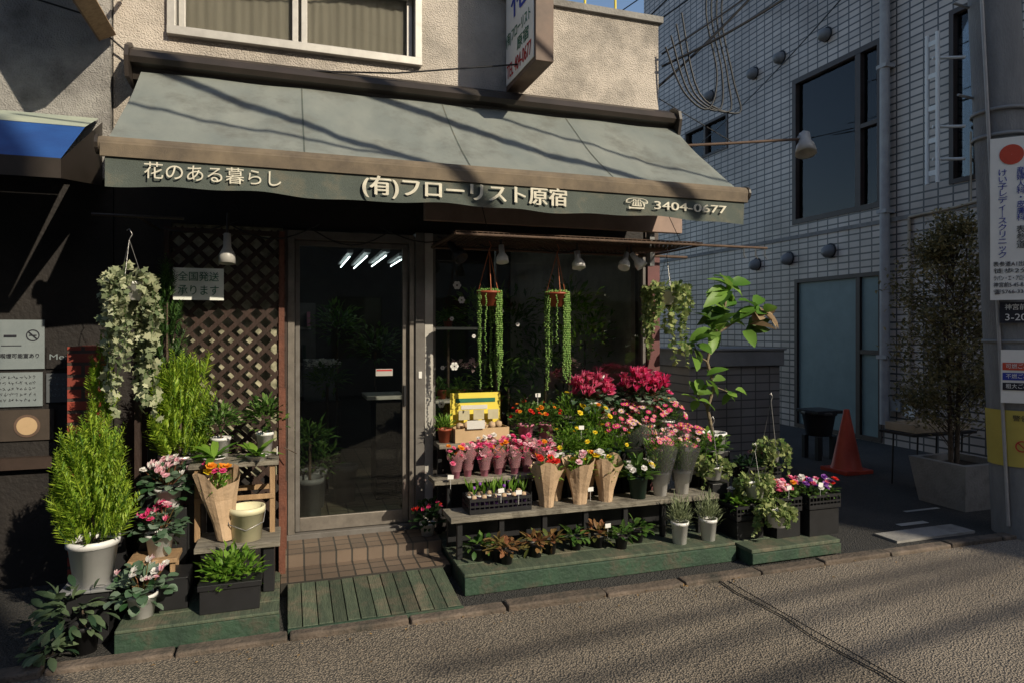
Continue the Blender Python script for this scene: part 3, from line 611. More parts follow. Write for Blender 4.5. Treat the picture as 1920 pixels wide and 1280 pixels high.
def hanging(x,y,ztop,zpot,drop,nst=26,lm=L_ivy,potm=whitepot,name='hanging_ivy',rr=.13,ll=.035,cm=None):
    mb=MB(); ph=.1; rt=.07; mb.pot(x,y,zpot,ph,rt,rt*.75,potm)
    for k in range(3):
        a=k*2.09+.4; mb.tube([(x+rt*math.cos(a),y+rt*math.sin(a),zpot+ph),(x,y,ztop-.05)],.002,cm or steel,4)
    mb.tube([(x,y,ztop-.05),(x+.015,y,ztop-.02),(x,y,ztop+.01),(x-.012,y,ztop)],.003,cm or steel,5)
    for s_ in range(nst):
        a=U(0,6.28); q=rr*U(.6,1.05); L_=drop*U(.3,1.0)*(1 if R()<.6 else .6); p=V((x+rt*.8*math.cos(a),y+rt*.8*math.sin(a),zpot+ph)); steps=int(L_/.022)+4
        pts=[p.copy()]; 
        for i in range(steps):
            if i<4: p=p+V((math.cos(a)*q*.16,math.sin(a)*q*.16,.012-i*.005))
            else: p=p+V((U(-.008,.008),U(-.008,.008),-.022))
            pts.append(p.copy())
            for _ in range(2): mb.ivyleaf(p,(U(-1,1),U(-1,1),U(-1,.2)),ll*U(.6,1.25),lm)
        mb.tube(pts,.0016,L_mid,4)
    for i in range(110):
        d=V((random.gauss(0,1),random.gauss(0,1),abs(random.gauss(0,.7)))).normalized(); mb.ivyleaf(V((x,y,zpot+ph-.01))+V((d.x*rr*.9,d.y*rr*.9,d.z*.08)),(d.x,d.y,U(-.5,.6)),ll*U(.8,1.3),lm)
    return mb.done(name)
hanging(-.82,4.12,2.14,1.76,.80,30,L_ivy,rr=.12,ll=.042)
hanging(2.59,4.2,2.18,1.78,.60,30,L_ivy2,rr=.17,ll=.038)
def pearls(x,y):
    mb=MB(); zp=1.76; mb.pot(x,y,zp,.10,.08,.06,terra)
    for k in range(3):
        a=k*2.09+.4; mb.tube([(x+.08*math.cos(a),y+.08*math.sin(a),zp+.1),(x,y,2.14)],.003,plast_or,4)
    mb.tube([(x,y,2.14),(x+.015,y,2.17),(x,y,2.2)],.003,plast_or,5)
    for s_ in range(44):
        a=U(0,6.28) if R()<.35 else random.choice([math.pi*1.0,math.pi*.05,math.pi*1.75])+U(-.5,.5)
        px,py=x+.082*math.cos(a),y+.082*math.sin(a); L_=U(.3,.70) if R()<.75 else U(.1,.3); zz=zp+.1
        while zz>zp+.1-L_:
            mb.ico((px+U(-.006,.006),py+U(-.006,.006),zz),.0066*U(.8,1.15),L_pearl); zz-=.0125; px+=U(-.0018,.0018)
    for i in range(90): a=U(0,6.28); q=.07*math.sqrt(R()); mb.ico((x+q*math.cos(a),y+q*math.sin(a),zp+.1+U(0,.015)),.007,L_pearl)
    return mb.done('hanging_string_of_pearls')
pearls(1.30,4.35); pearls(1.80,4.35)

# right display -------------------------------------------------------
mb=MB()
mb.box(1.0,2.92,3.85,3.88,.015,.12,greenw)
for i in range(5): mb.box(1.0,2.92,3.86+i*.18,3.86+i*.18+.172,.121,.14,greenw2)
mb.box(1.01,1.04,3.92,4.76,0,.12,greenw); mb.box(2.88,2.91,3.92,4.76,0,.12,greenw); mb.done('display_platform',bevel=.004)
mb=MB(); mb.box(2.95,3.70,3.715,3.74,.03,.099,greenw)
for i in range(3): mb.box(2.95,3.70,3.725+i*.19,3.725+i*.19+.18,.1,.125,greenw2)
mb.box(2.96,3.02,3.75,4.3,0.0,.099,greenw); mb.box(3.62,3.68,3.742,4.3,0,.099,black); mb.done('display_platform',bevel=.004)
mb=MB()
mb.box(.97,2.95,4.08,4.20,.385,.42,shelfw); mb.box(.97,2.95,4.205,4.33,.385,.418,shelfw)
mb.box(.92,2.9,4.34,4.44,.57,.60,shelfw); mb.box(.92,2.9,4.445,4.55,.57,.598,shelfw)
mb.box(1.0,2.9,4.56,4.76,.77,.80,shelfw); mb.box(1.95,2.88,4.60,4.765,.93,.955,shelfw)
for x in (1.02,1.3,1.6,1.9,2.2,2.5,2.8): mb.box(x,x+.035,4.12,4.155,.141,.384,black); mb.box(x,x+.03,4.4,4.43,.141,.569,black); mb.box(x,x+.03,4.7,4.73,.141,.769,black)
for x in (2.0,2.8): mb.box(x,x+.03,4.64,4.67,.801,.929,black)
mb.box(1.0,2.9,4.30,4.32,.2,.36,black); mb.done('display_shelves',bevel=.003)
def openbox(mb,x0,x1,y0,y1,z0,z1,mat,slots=0,t=.006):
    mb.box(x0,x1,y0,y1,z0,z0+t,mat)
    if slots:
        for (a0,b0,a1,b1) in ((x0,y0,x1,y0+t),(x0,y1-t,x1,y1),(x0,y0+t,x0+t,y1-t),(x1-t,y0+t,x1,y1-t)):
            mb.box(a0,a1,b0,b1,z1-.02,z1,mat); mb.box(a0,a1,b0,b1,z0+.007,z0+.03,mat); mb.box(a0,a1,b0,b1,(z0+z1)/2-.006,(z0+z1)/2+.006,mat)
            k=max(2,int(max(a1-a0,b1-b0)/.03))
            for i in range(k+1):
                if a1-a0>b1-b0: xx=a0+.004+(a1-a0-.008)*i/k; mb.box(xx-.003,xx+.003,b0+.001,b1-.001,z0+.03,z1-.02,mat)
                else: yy=b0+.004+(b1-b0-.008)*i/k; mb.box(a0+.001,a1-.001,yy-.003,yy+.003,z0+.03,z1-.02,mat)
    else:
        mb.box(x0,x1,y0,y0+t,z0+t,z1,mat); mb.box(x0,x1,y1-t,y1,z0+t,z1,mat); mb.box(x0,x0+t,y0+t,y1-t,z0+t,z1,mat); mb.box(x1-t,x1,y0+t,y1-t,z0+t,z1,mat)
mb=MB(); openbox(mb,1.10,1.52,4.11,4.31,.421,.52,black,1)
for i in range(6):
    for j in range(2):
        x=1.14+i*.068; y=4.16+j*.1; mb.pot(x,y,.43,.08,.03,.025,purple if j==0 else whitepot,12)
        mb.ico((x,y,.515),.022,kraft)
        for k in range(7): a=U(0,6.28); mb.leaf((x,y,.53),(math.cos(a)*.4,math.sin(a)*.4,1),.09*U(.7,1.3),.016,L_bright)
        if R()<.4: mb.ico((x,y,.58),.014,P_pur)
mb.done('bulb_crate')
for x in (1.65,1.89,2.09): kraftb(x,4.17,.42,.26,.092,random.choice([(P_lpink,P_red),(P_white,P_yel),(P_yel,P_lpink)]),nf=6)
kraftb(1.77,4.30,.42,.25,.07,(P_lpink,P_white),nf=4); kraftb(2.0,4.29,.42,.25,.07,(P_or,P_yel),nf=4)
bush(2.34,4.17,.42,.16,.07,dkgreen,.12,.11,140,.07,.035,L_mid,'potted_primula',fl=[P_white,P_white,P_yel],nf=11,fr=.024,rl=True)
def wrapped(x,y,z0,h,r,potm,fl,nf=10,ph=.15,cm=cello,kind='daisy',fr=.024,lm=L_mid,name='wrapped_potted_flowers',leafl=.035,n=170):
    mb=MB(); mb.pot(x,y,z0,ph,r*.6,r*.45,potm); top=h
    c=V((x,y,z0+ph-.01))
    for i in range(n):
        a=U(0,6.28); t=R(); q=r*(.55+.6*t)*math.sqrt(R()); mb.leaf(c+V((q*math.cos(a),q*math.sin(a),(top-ph)*t*.95)),(math.cos(a)*.6,math.sin(a)*.6,1),leafl*U(.6,1.3),.012,lm)
    for i in range(nf):
        a=U(0,6.28); q=r*1.15*math.sqrt(R()); flower(mb,(x+q*math.cos(a),y+q*math.sin(a),z0+top-.02+U(-.06,.05)),(U(-.5,.5),U(-1,-.2),1),fr*U(.8,1.2),kind,random.choice(fl))
    m=24; vs=[];fs=[]
    for k,(rr,zz) in enumerate([(r*.64,ph*.5),(r*.85,ph+.02),(r*1.1,top*.7),(r*1.25,top*.92)]):
        for j in range(m): t=2*math.pi*j/m; w_=1+.09*math.sin(5*t+x*9)*k/3; vs.append((x+rr*w_*math.cos(t),y+rr*w_*math.sin(t),z0+zz+(.035*math.sin(3*t+x*5) if k==3 else 0)))
    for k in range(3):
        for j in range(m): fs.append((k*m+j,k*m+(j+1)%m,(k+1)*m+(j+1)%m,(k+1)*m+j))
    mb.add(vs,fs,cm,True); return mb.done(name)
for x in (2.53,2.71): wrapped(x,4.19,.42,.40,.1,whitepot,[P_pink,P_lpink],20,.17,n=560,lm=L_bright)
wrapped(2.62,4.34,.45,.42,.1,whitepot,[P_pink,P_lpink],20,.19,n=400); wrapped(2.45,4.42,.6,.30,.1,whitepot,[P_pink,P_lpink],20,.12,n=340)
wrapped(2.83,4.35,.5,.36,.1,whitepot,[P_pink,P_mag],18,.15,n=340)
for i,x in enumerate((1.08,1.17,1.28,1.39,1.5,1.6,1.7,1.8)):
    wrapped(x,4.40+.03*(i%2),.6,.185+U(-.01,.015),.054,pinkpot,[P_pink,P_mag,P_lpink] if i%3 else [P_or,P_pink],15,.09,cellopink,'ball',.021,L_mid,'wrapped_mini_flowers',.03,80)
for i,x in enumerate((1.33,1.44,1.55,1.66)): wrapped(x,4.51,.6,.22,.054,pinkpot,[P_pink,P_mag,P_lpink,P_white],15,.09,cellopink,'ball',.021,L_mid,'wrapped_mini_flowers',.03,80)
mb=MB(); openbox(mb,1.12,1.52,4.58,4.755,.802,.90,card,0,.008); mb.box(1.12,1.50,4.735,4.742,.91,1.14,yellow); mb.box(1.2,1.33,4.56,4.562,.9,.96,paper); mb.box(1.16,1.46,4.731,4.734,1.07,1.10,greentext); mb.box(1.2,1.4,4.731,4.734,1.02,1.05,paper)
for i in range(6): mb.ico((1.17+i*.06,4.65+.03*(i%2),.91),.032,kraft)
for i in range(3): mb.box(1.17+i*.11,1.25+i*.11,4.68,4.684,.95,1.02,M('seed_packet',(.5,.45,.3),.6))
mb.done('cardboard_display_box')
bush(1.06,4.66,.8,.1,.05,terra,.06,.08,120,.05,.012,L_bright,upb=.8)
bush(1.66,4.62,.8,.11,.06,pinkpot,.12,.16,240,.045,.022,L_mid,'potted_kalanchoe',fl=[P_red,P_red,P_or],nf=14,fr=.018,rl=True)
bush(1.82,4.62,.8,.11,.06,pinkpot,.12,.16,240,.045,.022,L_mid,'potted_kalanchoe',fl=[P_red,P_or],nf=12,fr=.018,rl=True)
for x,y,z,fl in [(1.92,4.45,.6,[P_yel]),(2.1,4.42,.6,[P_yel]),(2.28,4.43,.6,[P_yel]),(2.0,4.62,.8,[P_yel]),(2.18,4.55,.75,[P_yel,P_or])]:
    bush(x,y,z,.12,.06,dkgreen,.135,.20,620,.038,.011,L_bright,'potted_marguerite',fl=fl,nf=4 if z<.7 else 6,fr=.021,kind='ball',upb=.6)
cyclamen(2.21,4.64,.955,whitepot,[P_pink,P_pink,P_mag],ph=.1,rt=.08,fr=.19,fh=.12,nf=100,r=.032,high=.12,nl=180,tilt=.04)
cyclamen(2.64,4.64,.955,whitepot,[P_mag,P_mag,P_pink],ph=.1,rt=.08,fr=.22,fh=.14,nf=140,r=.034,high=.12,nl=240,tilt=.05)
for x,y,z in [(2.42,4.58,.8),(2.8,4.54,.8),(2.6,4.5,.78),(2.9,4.35,.62),(2.35,4.5,.72)]:
    bush(x,y,z,.1,.06,whitepot,.14,.16,420,.035,.012,L_mid,'potted_daisy',fl=[P_pink,P_lpink,P_mag],nf=28,fr=.024,kind='daisy',upb=.6)
bush(2.78,4.66,.8,.1,.06,whitepot,.15,.2,260,.05,.02,L_mid)
for x in (1.15,1.26,1.30,1.52,1.63,1.82,1.98,2.12,2.29):
    bush(x,3.98+U(-.01,.12),.14,.085,.045,black,.085,.06,46,.06,.03,L_red if R()<.4 else L_mid,'potted_poinsettia',rl=True,upb=.1)
for x in (2.55,2.78): bush(x,3.97,.14,.15,.058,whitepot,.08,.17,420,.06,.007,L_lav,'potted_lavender',upb=1.4,rb=.045,sh=.1)
bush(.93,4.62,.165,.09,.055,whitepot,.10,.16,110,.05,.03,L_dark,'potted_cyclamen',fl=[P_mag,P_red],nf=8,fr=.02,kind='cyc',rl=True)
def crate(x0,x1,y0,y1,z0,z1,name='flower_crate',fl=(P_pink,),ht=.1,slots=1,lm=L_mid,nf=26,body=True):
    mb=MB()
    if body: openbox(mb,x0+.01,x1-.01,y0+.01,y1-.01,z0,z1-.11,black,0,.008)
    openbox(mb,x0,x1,y0,y1,z1-.1,z1,black,slots)
    nx=max(2,int((x1-x0)/.09)); ny=max(2,int((y1-y0)/.09))
    for i in range(nx):
        for j in range(ny):
            x=x0+(i+.5)*(x1-x0)/nx; y=y0+(j+.5)*(y1-y0)/ny; mb.pot(x,y,z1-.08,.07,.035,.028,black,10)
            mound(mb,(x,y,z1-.01),.05,.05,.06,38,.04,.024,lm,.4,True)
    for i in range(nf): flower(mb,(U(x0+.02,x1-.02),U(y0,y1-.02),z1+ht*.6+U(-.02,.04)),(U(-.4,.4),U(-.9,0),1),.025*U(.8,1.2),'ball',random.choice(fl))
    return mb.done(name)
crate(2.98,3.22,3.92,4.14,.126,.36,fl=(P_white,),nf=4,lm=L_bright)
crate(3.27,3.49,3.86,4.08,.126,.41,fl=(P_red,P_pink,P_or,P_lpink),nf=34)
crate(3.52,3.80,3.82,4.06,.126,.42,fl=(P_red,P_white,P_pink,P_pur),nf=30)
crate(3.3,3.6,4.2,4.42,.126,.56,fl=(P_pink,),nf=2,lm=L_dark)
def groundivy(x,y,z,drop,name='trailing_ivy_pot',hook=None,lm=L_ivy2):
    return hanging(x,y,hook or z+.4,z,drop,20,lm,whitepot,name,.12,.035)
groundivy(3.18,3.98,.40,.22,hook=.78); groundivy(3.57,4.28,.58,.26,hook=1.10); groundivy(3.22,3.80,.24,.18,hook=.36); groundivy(2.98,4.2,.5,.16,hook=.95)
bush(2.95,4.42,.5,.12,.07,whitepot,.16,.16,160,.05,.03,L_mid,rl=True); bush(3.12,4.45,.55,.12,.07,black,.15,.15,160,.05,.03,L_bright,rl=True)
mb=MB(); mb.box(2.93,3.2,4.3,4.5,.012,.5,black); mb.box(2.93,3.06,4.13,4.28,.126,.48,black); mb.done('plant_stand',bevel=.004)
mb=MB(); mb.box(3.22,3.4,4.56,4.8,.012,.62,black); mb.done('plant_stand',bevel=.004)
mb=MB(); mb.pot(3.24,4.56,.62,.16,.1,.08,whitepot)
for k in range(9): a=U(3.3,6.1); mb.ico((3.24+.093*math.cos(a),4.56+.093*math.sin(a),.66+U(0,.09)),.014,blacktext)
tp=[(3.24,4.56,.75),(3.17,4.54,.98),(3.22,4.52,1.15),(3.14,4.5,1.35),(3.2,4.5,1.55),(3.3,4.5,1.72),(3.33,4.5,1.95)]
mb.tube(tp,.016,ficusbark,8,r1=.009); mb.tube([tp[4],(3.4,4.45,1.68),(3.55,4.4,1.74)],.01,ficusbark,6,r1=.005); mb.tube([tp[3],(3.02,4.45,1.4),(2.95,4.4,1.5)],.007,ficusbark,6,r1=.004); mb.tube([tp[1],(3.05,4.5,1.1)],.006,ficusbark); mb.tube([tp[2],(3.35,4.5,1.1)],.005,ficusbark)
for c,n,s_,br in [((3.33,4.5,1.93),10,.22,.05),((3.2,4.5,1.62),9,.2,.1),((3.55,4.4,1.74),13,.21,.4),((2.95,4.4,1.45),8,.18,.0),((3.15,4.5,1.2),7,.15,0),((3.05,4.5,1.08),7,.16,0),((3.35,4.5,1.1),5,.13,0),((3.3,4.5,1.75),9,.22,.1),((3.45,4.42,1.6),7,.2,.1)]:
    for i in range(n):
        a=U(0,6.28); mt=L_ficusbr if R()<br else (L_ficus if R()<.75 else L_mid)
        mb.rleaf(V(c)+V((U(-.04,.04),U(-.03,.03),U(-.05,.05))),(math.cos(a),math.sin(a)*.7-.2,U(-.6,1.1)),s_*U(.6,1.15),s_*.5,mt,up=V((U(-.6,.8),U(-1.2,-.1),1)),curl=U(.2,.6),cup=.18)
mb.done('fiddle_leaf_fig')
mb=MB()
for x,y,z in [(1.02,4.3,.63),(1.72,4.32,.66),(1.3,4.08,.57),(1.42,4.08,.55),(2.0,4.38,.9),(2.42,4.5,.85),(2.1,4.1,.62),(2.25,4.55,1.25),(1.75,4.6,1.12),(2.7,4.1,.75),(2.02,4.0,.3),(3.6,3.8,.5),(3.35,3.83,.49),(1.95,4.12,.52)]:
    m4=Matrix.Translation((x,y,z))@Matrix.Rotation(U(-.2,.2),4,'Y'); mb.box(-.02,.02,-.001,.001,-.014,.014,white,m4); mb.tube([(x,y+.002,z-.014),(x,y+.006,z-.08)],.0015,white,4)
mb.done('price_tags')

# ---------------------------------------------------------------- left neighbour
nb=empty('neighbouring_restaurant')
mb=MB(); mb.box(-9,-1.06,4.80,5.0,2.55,7,stucco_shade); mb.box(-9,-1.06,4.86,5.0,0,2.55,darkwall); mb.done('walls',nb,loc=False)
mb=MB(); mb.box(-1.22,-1.08,4.52,4.86,0.0,1.5,redbrick); mb.done('brick_pier',nb,loc=False)
mb=MB(); mb.add([(-4,4.78,2.92),(-1.12,4.78,2.92),(-1.1,4.4,2.76),(-4,4.4,2.76)],[(0,1,2,3)],greenaw); mb.add([(-4,4.4,2.758),(-1.1,4.4,2.758),(-1.08,3.9,2.46),(-4,3.9,2.46)],[(0,1,2,3)],blueaw)
mb.add([(-4,3.9,2.46),(-1.08,3.9,2.46),(-1.08,3.9,2.36),(-4,3.9,2.36)],[(0,1,2,3)],casem); mb.add([(-1.1,4.78,2.9),(-1.08,3.9,2.455),(-1.08,3.9,2.36),(-1.1,4.78,2.5)],[(0,1,2,3)],casem)
mb.done('blue_awning',nb)
mb=MB()
mb.box(-4,-1.3,4.80,4.86,.75,.82,brownalu); mb.done('counter_ledge',nb)
def poster(name,x0,x1,z0,z1,mat,body,tm,sz,strokes=None):
    e=empty(name,((x0+x1)/2,4.84,z0)); mb=MB(); mb.box(x0,x1,4.845,4.852,z0,z1,mat); mb.done('sheet',e)
    if body: txt(body,((x0+x1)/2,4.841,(z0+z1)/2),sz,tm,width=(x1-x0)*.8,parent=e)
    if strokes:
        mb=MB(); z=z1-.03
        while z>z0+.025:
            x=x0+.02
            while x<x1-.04:
                w_=U(.008,.018)
                for _ in range(3):
                    p=V((x+U(0,w_),4.8435,z+U(-.007,.007))); a=U(0,3.14); d=V((math.cos(a),0,math.sin(a)))*.006; mb.tube([p-d,p+d],.0012,strokes,4)
                x+=.022
            z-=.035
        mb.done('handwriting',e)
    return e
pd=M('notice_sheet',(.22,.25,.26),.8,(.17,.2,.21),6)
e=poster('no_smoking_notice',-1.68,-1.43,1.36,1.66,pd,None,None,.03)
mb=MB()
mb.lathe((-1.49,4.842,1.565),[(.03,0),(.036,0)],blacktext,24,axis=Matrix.Rotation(math.pi/2,3,'X')); mb.box(-.034,.034,-.001,.001,-.003,.003,blacktext,Matrix.Translation((-1.49,4.841,1.565))@Matrix.Rotation(.78,4,'Y')); mb.box(-1.51,-1.47,4.842,4.843,1.562,1.568,blacktext)
mb.box(-1.64,-1.575,4.84,4.842,1.555,1.568,blacktext); mb.box(-1.655,-1.55,4.843,4.844,1.50,1.505,blacktext)
mb.done('no_smoking_symbol',e)
txt('喫煙可能室あり',(-1.555,4.84,1.44),.03,blacktext,width=.2,parent=e)
poster('menu_notice',-1.73,-1.44,1.13,1.34,pd,None,None,.03,blacktext)
poster('menu_notice',-1.42,-1.24,1.15,1.33,M('paper_dark',(.11,.12,.13),.8),None,None,.03,paperb)
poster('menu_board',-1.42,-1.24,1.36,1.5,darkwall,'Menu',pd,.05)
e=poster('food_photo_poster',-1.68,-1.38,.92,1.11,M('poster_dark',(.06,.045,.035),.7),None,None,.03)
mb=MB(); mb.lathe((-1.52,4.84,1.01),[(.001,0),(.07,0)],signbrown,24,axis=Matrix.Rotation(math.pi/2,3,'X')); mb.lathe((-1.52,4.838,1.01),[(.001,0),(.055,0)],card,24,axis=Matrix.Rotation(math.pi/2,3,'X')); mb.done('bowl_picture',e)
mb=MB(); m4=Matrix.Translation((-1.06,4.45,3.42))@Matrix.Rotation(math.radians(-28),4,'Y'); mb.box(-.05,.05,-.35,.3,0,.9,woodlight,m4); mb.box(-.06,-.05,-.36,.31,0,.9,signbrown,m4); mb.tube([(-1.0,4.8,3.7),(-.95,4.5,3.7)],.015,casem); mb.done('neighbour_projecting_sign',bevel=.003)
mb=MB(); mb.tube([(-1.8,4.6,3.95),(-1.0,4.7,3.9),(.2,4.6,4.1),(1.2,4.5,4.3)],.006,wire); mb.tube([(-2,4.7,3.7),(-1.2,4.75,3.55),(-.9,4.78,3.3)],.006,wire); mb.tube([(-.3,4.7,3.3),(.7,4.6,3.36),(1.6,4.5,3.5)],.006,wire); mb.done('wall_cables')

# ---------------------------------------------------------------- tiled building
tb=empty('tiled_apartment_building')
X=7.9; holes=[(7.2,8.95,3.32,5.70),(7.2,8.9,.02,2.42),(5.5,6.2,3.42,5.60),(10.66,12.09,5.03,5.72),(5.5,9,7.4,8.8)]
mb=MB(); wall_yz(mb,2.2,13.8,0,12,X,X+.25,holes,tile); mb.done('side_wall',tb,loc=False)
mb=MB(); mb.box(X+.25,18,2.2,2.4,0,12,tilex); mb.box(X+.25,18,13.6,13.8,0,12,tilex); mb.box(X+.25,18,2.4,13.6,11.8,12,concrete); mb.box(17.8,18,2.4,13.6,0,11.8,tile); mb.box(X+1.5,X+1.6,2.4,13.6,0,11.8,darkwall); mb.done('other_walls',tb,loc=False)
mb=MB(); fx=X+.08
def framed(y0,y1,z0,z1,t=.06,mull=(),cross=()):
    mb.box(X-.015,fx,y0,y0+t,z0,z1,brownalu); mb.box(X-.015,fx,y1-t,y1,z0,z1,brownalu); mb.box(X-.015,fx,y0+t,y1-t,z0,z0+t,brownalu); mb.box(X-.015,fx,y0+t,y1-t,z1-t,z1,brownalu)
    for m_ in mull: mb.box(X-.01,fx,m_-t*.6,m_+t*.6,z0+t,z1-t,brownalu)
    for (a,b,z) in cross: mb.box(X-.008,fx,a,b,z-.03,z+.03,brownalu)
framed(7.2,8.95,3.32,5.7,.08,(7.62,),((7.28,7.57,4.55),)); framed(7.2,8.9,.02,2.42,.06,(7.62,),((7.26,7.58,1.28),)); framed(5.5,6.2,3.42,5.6); framed(10.66,12.09,5.03,5.72,.05,(11.4,)); framed(5.5,9,7.4,8.8,.06,(7.2,))
mb.done('window_frames',tb)
mb=MB(); mb.box(fx-.02,fx-.015,7.28,8.87,3.4,5.62,glass_dark); mb.box(fx-.02,fx-.015,5.56,6.14,3.48,5.54,glass_dark); mb.box(fx-.02,fx-.015,10.71,12.04,5.08,5.67,glass_dark); mb.box(fx-.02,fx-.015,5.56,8.94,7.46,8.74,glass_dark); mb.done('window_glass',tb)
mb=MB(); mb.box(X+.03,X+.05,7.66,8.84,.05,2.36,tealdoor); mb.box(X+.03,X+.05,7.26,7.58,.05,1.25,tealdoor); mb.box(X+.03,X+.05,7.26,7.58,1.31,2.36,tealdoor); mb.done('entrance_door',tb)
mb=MB(); mb.box(X+.10,X+.11,7.28,8.15,3.4,4.25,redcurt); mb.box(X+.10,X+.11,7.28,7.58,4.25,5.6,M('curtain_dark',(.3,.05,.06),.8))
bs=M('blind_slat',(.68,.69,.66),.8)
for i in range(9): mb.box(X+.10,X+.11,8.5,8.87,4.0+i*.13,4.115+i*.13,bs)
mb.box(X+.3,X+.31,7.7,8.3,4.5,5.5,M('furniture_dark',(.3,.15,.12),.7)); mb.box(X+.10,X+.11,11.5,12.0,5.1,5.6,bs)
for y_,z_ in ((8.1,5.35),(8.45,5.4)): mb.ico((X+.3,y_,z_),.03,tubeM)
mb.done('curtains',tb)
mb=MB(); mb.tube([(X-.09,7.08,12),(X-.09,7.08,.3)],.065,pipem,12)
for z in (1.2,3.2,5.2,7.2): mb.box(X-.16,X,7.0,7.16,z,z+.05,pipem)
mb.tube([(X-.03,6.75,3.1),(X-.03,6.75,.5)],.02,beige,8); mb.tube([(X-.03,6.75,3.1),(X-.03,6.1,3.12),(X-.03,5.4,3.18)],.02,beige,8); mb.tube([(X-.03,5.9,3.12),(X-.03,5.9,4.0)],.012,beige,8)
mb.box(X-.08,X,6.85,7.0,.5,.65,greym); mb.box(X-.06,X,6.65,6.8,.45,.6,white); mb.done('drain_pipes',tb)
mb=MB()
for y,z in [(8.22,6.16),(9.22,6.19),(9.90,6.17),(9.83,2.76),(9.03,2.78),(8.14,2.81),(11.2,6.2)]:
    q=V((-1,0,-.3)).normalized().to_track_quat('Z','Y').to_matrix(); mb.lathe((X,y,z),[(.09,0),(.1,.05),(.085,.11),(.05,.15),(.001,.16)],greym,14,axis=q); mb.lathe((X-.001,y,z),[(.115,-.005),(.115,.01),(.09,.012)],black,14,axis=Matrix.Rotation(-math.pi/2,3,'Y'))
mb.done('vent_hoods',tb)
mb=MB(); mb.box(X-.02,X,2.2,13.8,3.08,3.14,concrete); mb.done('string_course',tb)
mb=MB(); 
for y in (6.22,6.08): mb.tube([(X-.35,y,3.4),(X-.35,y,5.25)],.025,white,8)
for z in (3.5,3.9,4.3,4.7,5.1): mb.box(X-.36,X-.34,6.08,6.22,z,z+.06,white)
for z in (3.7,4.1,4.95): mb.tube([(X-.35,6.15,z),(X,6.0,z)],.02,white,8)
mb.done('sign_bracket',tb)
mb=MB(); mb.box(4.3,5.55,6.5,7.3,.012,1.18,tileg); mb.box(4.27,5.58,6.46,7.34,1.18,1.36,greym); mb.box(4.25,5.6,6.44,7.36,1.36,1.385,greym); mb.done('storage_enclosure',bevel=.005)

mb=MB(); mb.lathe((5.95,5.9,.05),[(.17,0),(.155,.03),(.035,.62),(.03,.66),(.001,.665)],orange,24); mb.box(5.76,6.14,5.71,6.09,.012,.055,orange); mb.done('traffic_cone',bevel=.006)
mb=MB(); mb.pot(6.24,6.62,.3,.3,.2,.15,black,12); mb.box(6.05,6.43,6.43,6.81,.58,.62,black)
for a in range(4): mb.box(6.1+.22*(a%2),6.16+.22*(a%2),6.48+.22*(a//2),6.54+.22*(a//2),.012,.3,black)
mb.done('planter_stack',bevel=.005)
mb=MB(); openbox(mb,5.85,6.6,4.95,5.3,.58,.66,beige,0,.015); mb.box(5.8,6.65,4.92,5.33,.55,.578,black)
for x in (5.9,6.5):
    for y in (4.98,5.26): mb.tube([(x,y,.02),(x+.02,y,.56)],.01,blackmetal)
mb.tube([(5.9,4.98,.3),(6.5,4.98,.3)],.008,blackmetal); mb.done('tray_table',bevel=.004)
mb=MB(); 
vs=[(5.6,4.25,.012),(6.1,4.25,.012),(6.1,4.7,.012),(5.6,4.7,.012),(5.54,4.2,.42),(6.16,4.2,.42),(6.16,4.76,.42),(5.54,4.76,.42),(5.6,4.26,.42),(6.1,4.26,.42),(6.1,4.7,.42),(5.6,4.7,.42),(5.6,4.26,.36),(6.1,4.26,.36),(6.1,4.7,.36),(5.6,4.7,.36)]
mb.add(vs,[(0,1,5,4),(1,2,6,5),(2,3,7,6),(3,0,4,7),(4,5,9,8),(5,6,10,9),(6,7,11,10),(7,4,8,11),(8,9,13,12),(9,10,14,13),(10,11,15,14),(11,8,12,15)],concrete); mb.add(vs[12:16],[(0,1,2,3)],soil)
base=V((5.76,4.48,.36))
for k in range(4):
    a=k*1.6; top=base+V((math.cos(a)*.12,math.sin(a)*.12,1.4+U(0,.6))); mb.tube([base+V((math.cos(a)*.03,math.sin(a)*.03,0)),base+V((math.cos(a)*.05,math.sin(a)*.05,.7)),top],.018,bark,6,r1=.006)
for b in range(210):
    t=R(); zz=.35+1.8*t; rr=(.46 if t<.7 else .46*(1-(t-.7)*2.6))*U(.3,1.1); a=U(0,6.28); p0=base+V((0,0,max(.1,zz-.25))); p1=base+V((math.cos(a)*rr,math.sin(a)*rr,zz+U(0,.12)))
    mb.tube([p0,p1],.004,bark,4,r1=.002)
    for i in range(56): mb.leaf(p1+V((random.gauss(0,.055),random.gauss(0,.055),random.gauss(0,.06))),(U(-1,1),U(-1,1),U(-.3,1)),.048,.023,L_olive)
mb.done('planter_tree')

# utility pole ---------------------------------------------------------
up=empty('utility_pole',(5.45,3.68,0)); mb=MB(); A=V((5.45,3.68,0)); B=V((4.76,3.68,9.5)); mb.tube([A,A.lerp(B,.25),A.lerp(B,.5),B],.19,polem,24,r1=.15)
def axat(z): return A.lerp(B,z/9.5)
for z in (1.5,3.06,3.25,4.3): c=axat(z); mb.lathe(c,[(.184,0),(.194,0),(.194,.025),(.184,.025)],greym,24)
for k in range(8): z=3.4+.35*k; c=axat(z); sgn=1 if k%2 else -1; mb.tube([c+V((sgn*.12,-.1*sgn,0)),c+V((sgn*.3,-.1*sgn,.01))],.01,greym)
mb.tube([axat(4.6)+V((-.2,-.05,0)),axat(2.6)+V((-.2,-.05,0)),axat(.1)+V((-.205,-.05,0))],.012,pipem,8)
mb.box(3.9,5.8,3.63,3.73,8.6,8.7,greym); mb.done('shaft',up)
nrm=V((-.72,-.694,0)); tang=V((.694,-.72,0)); rot=-46.05
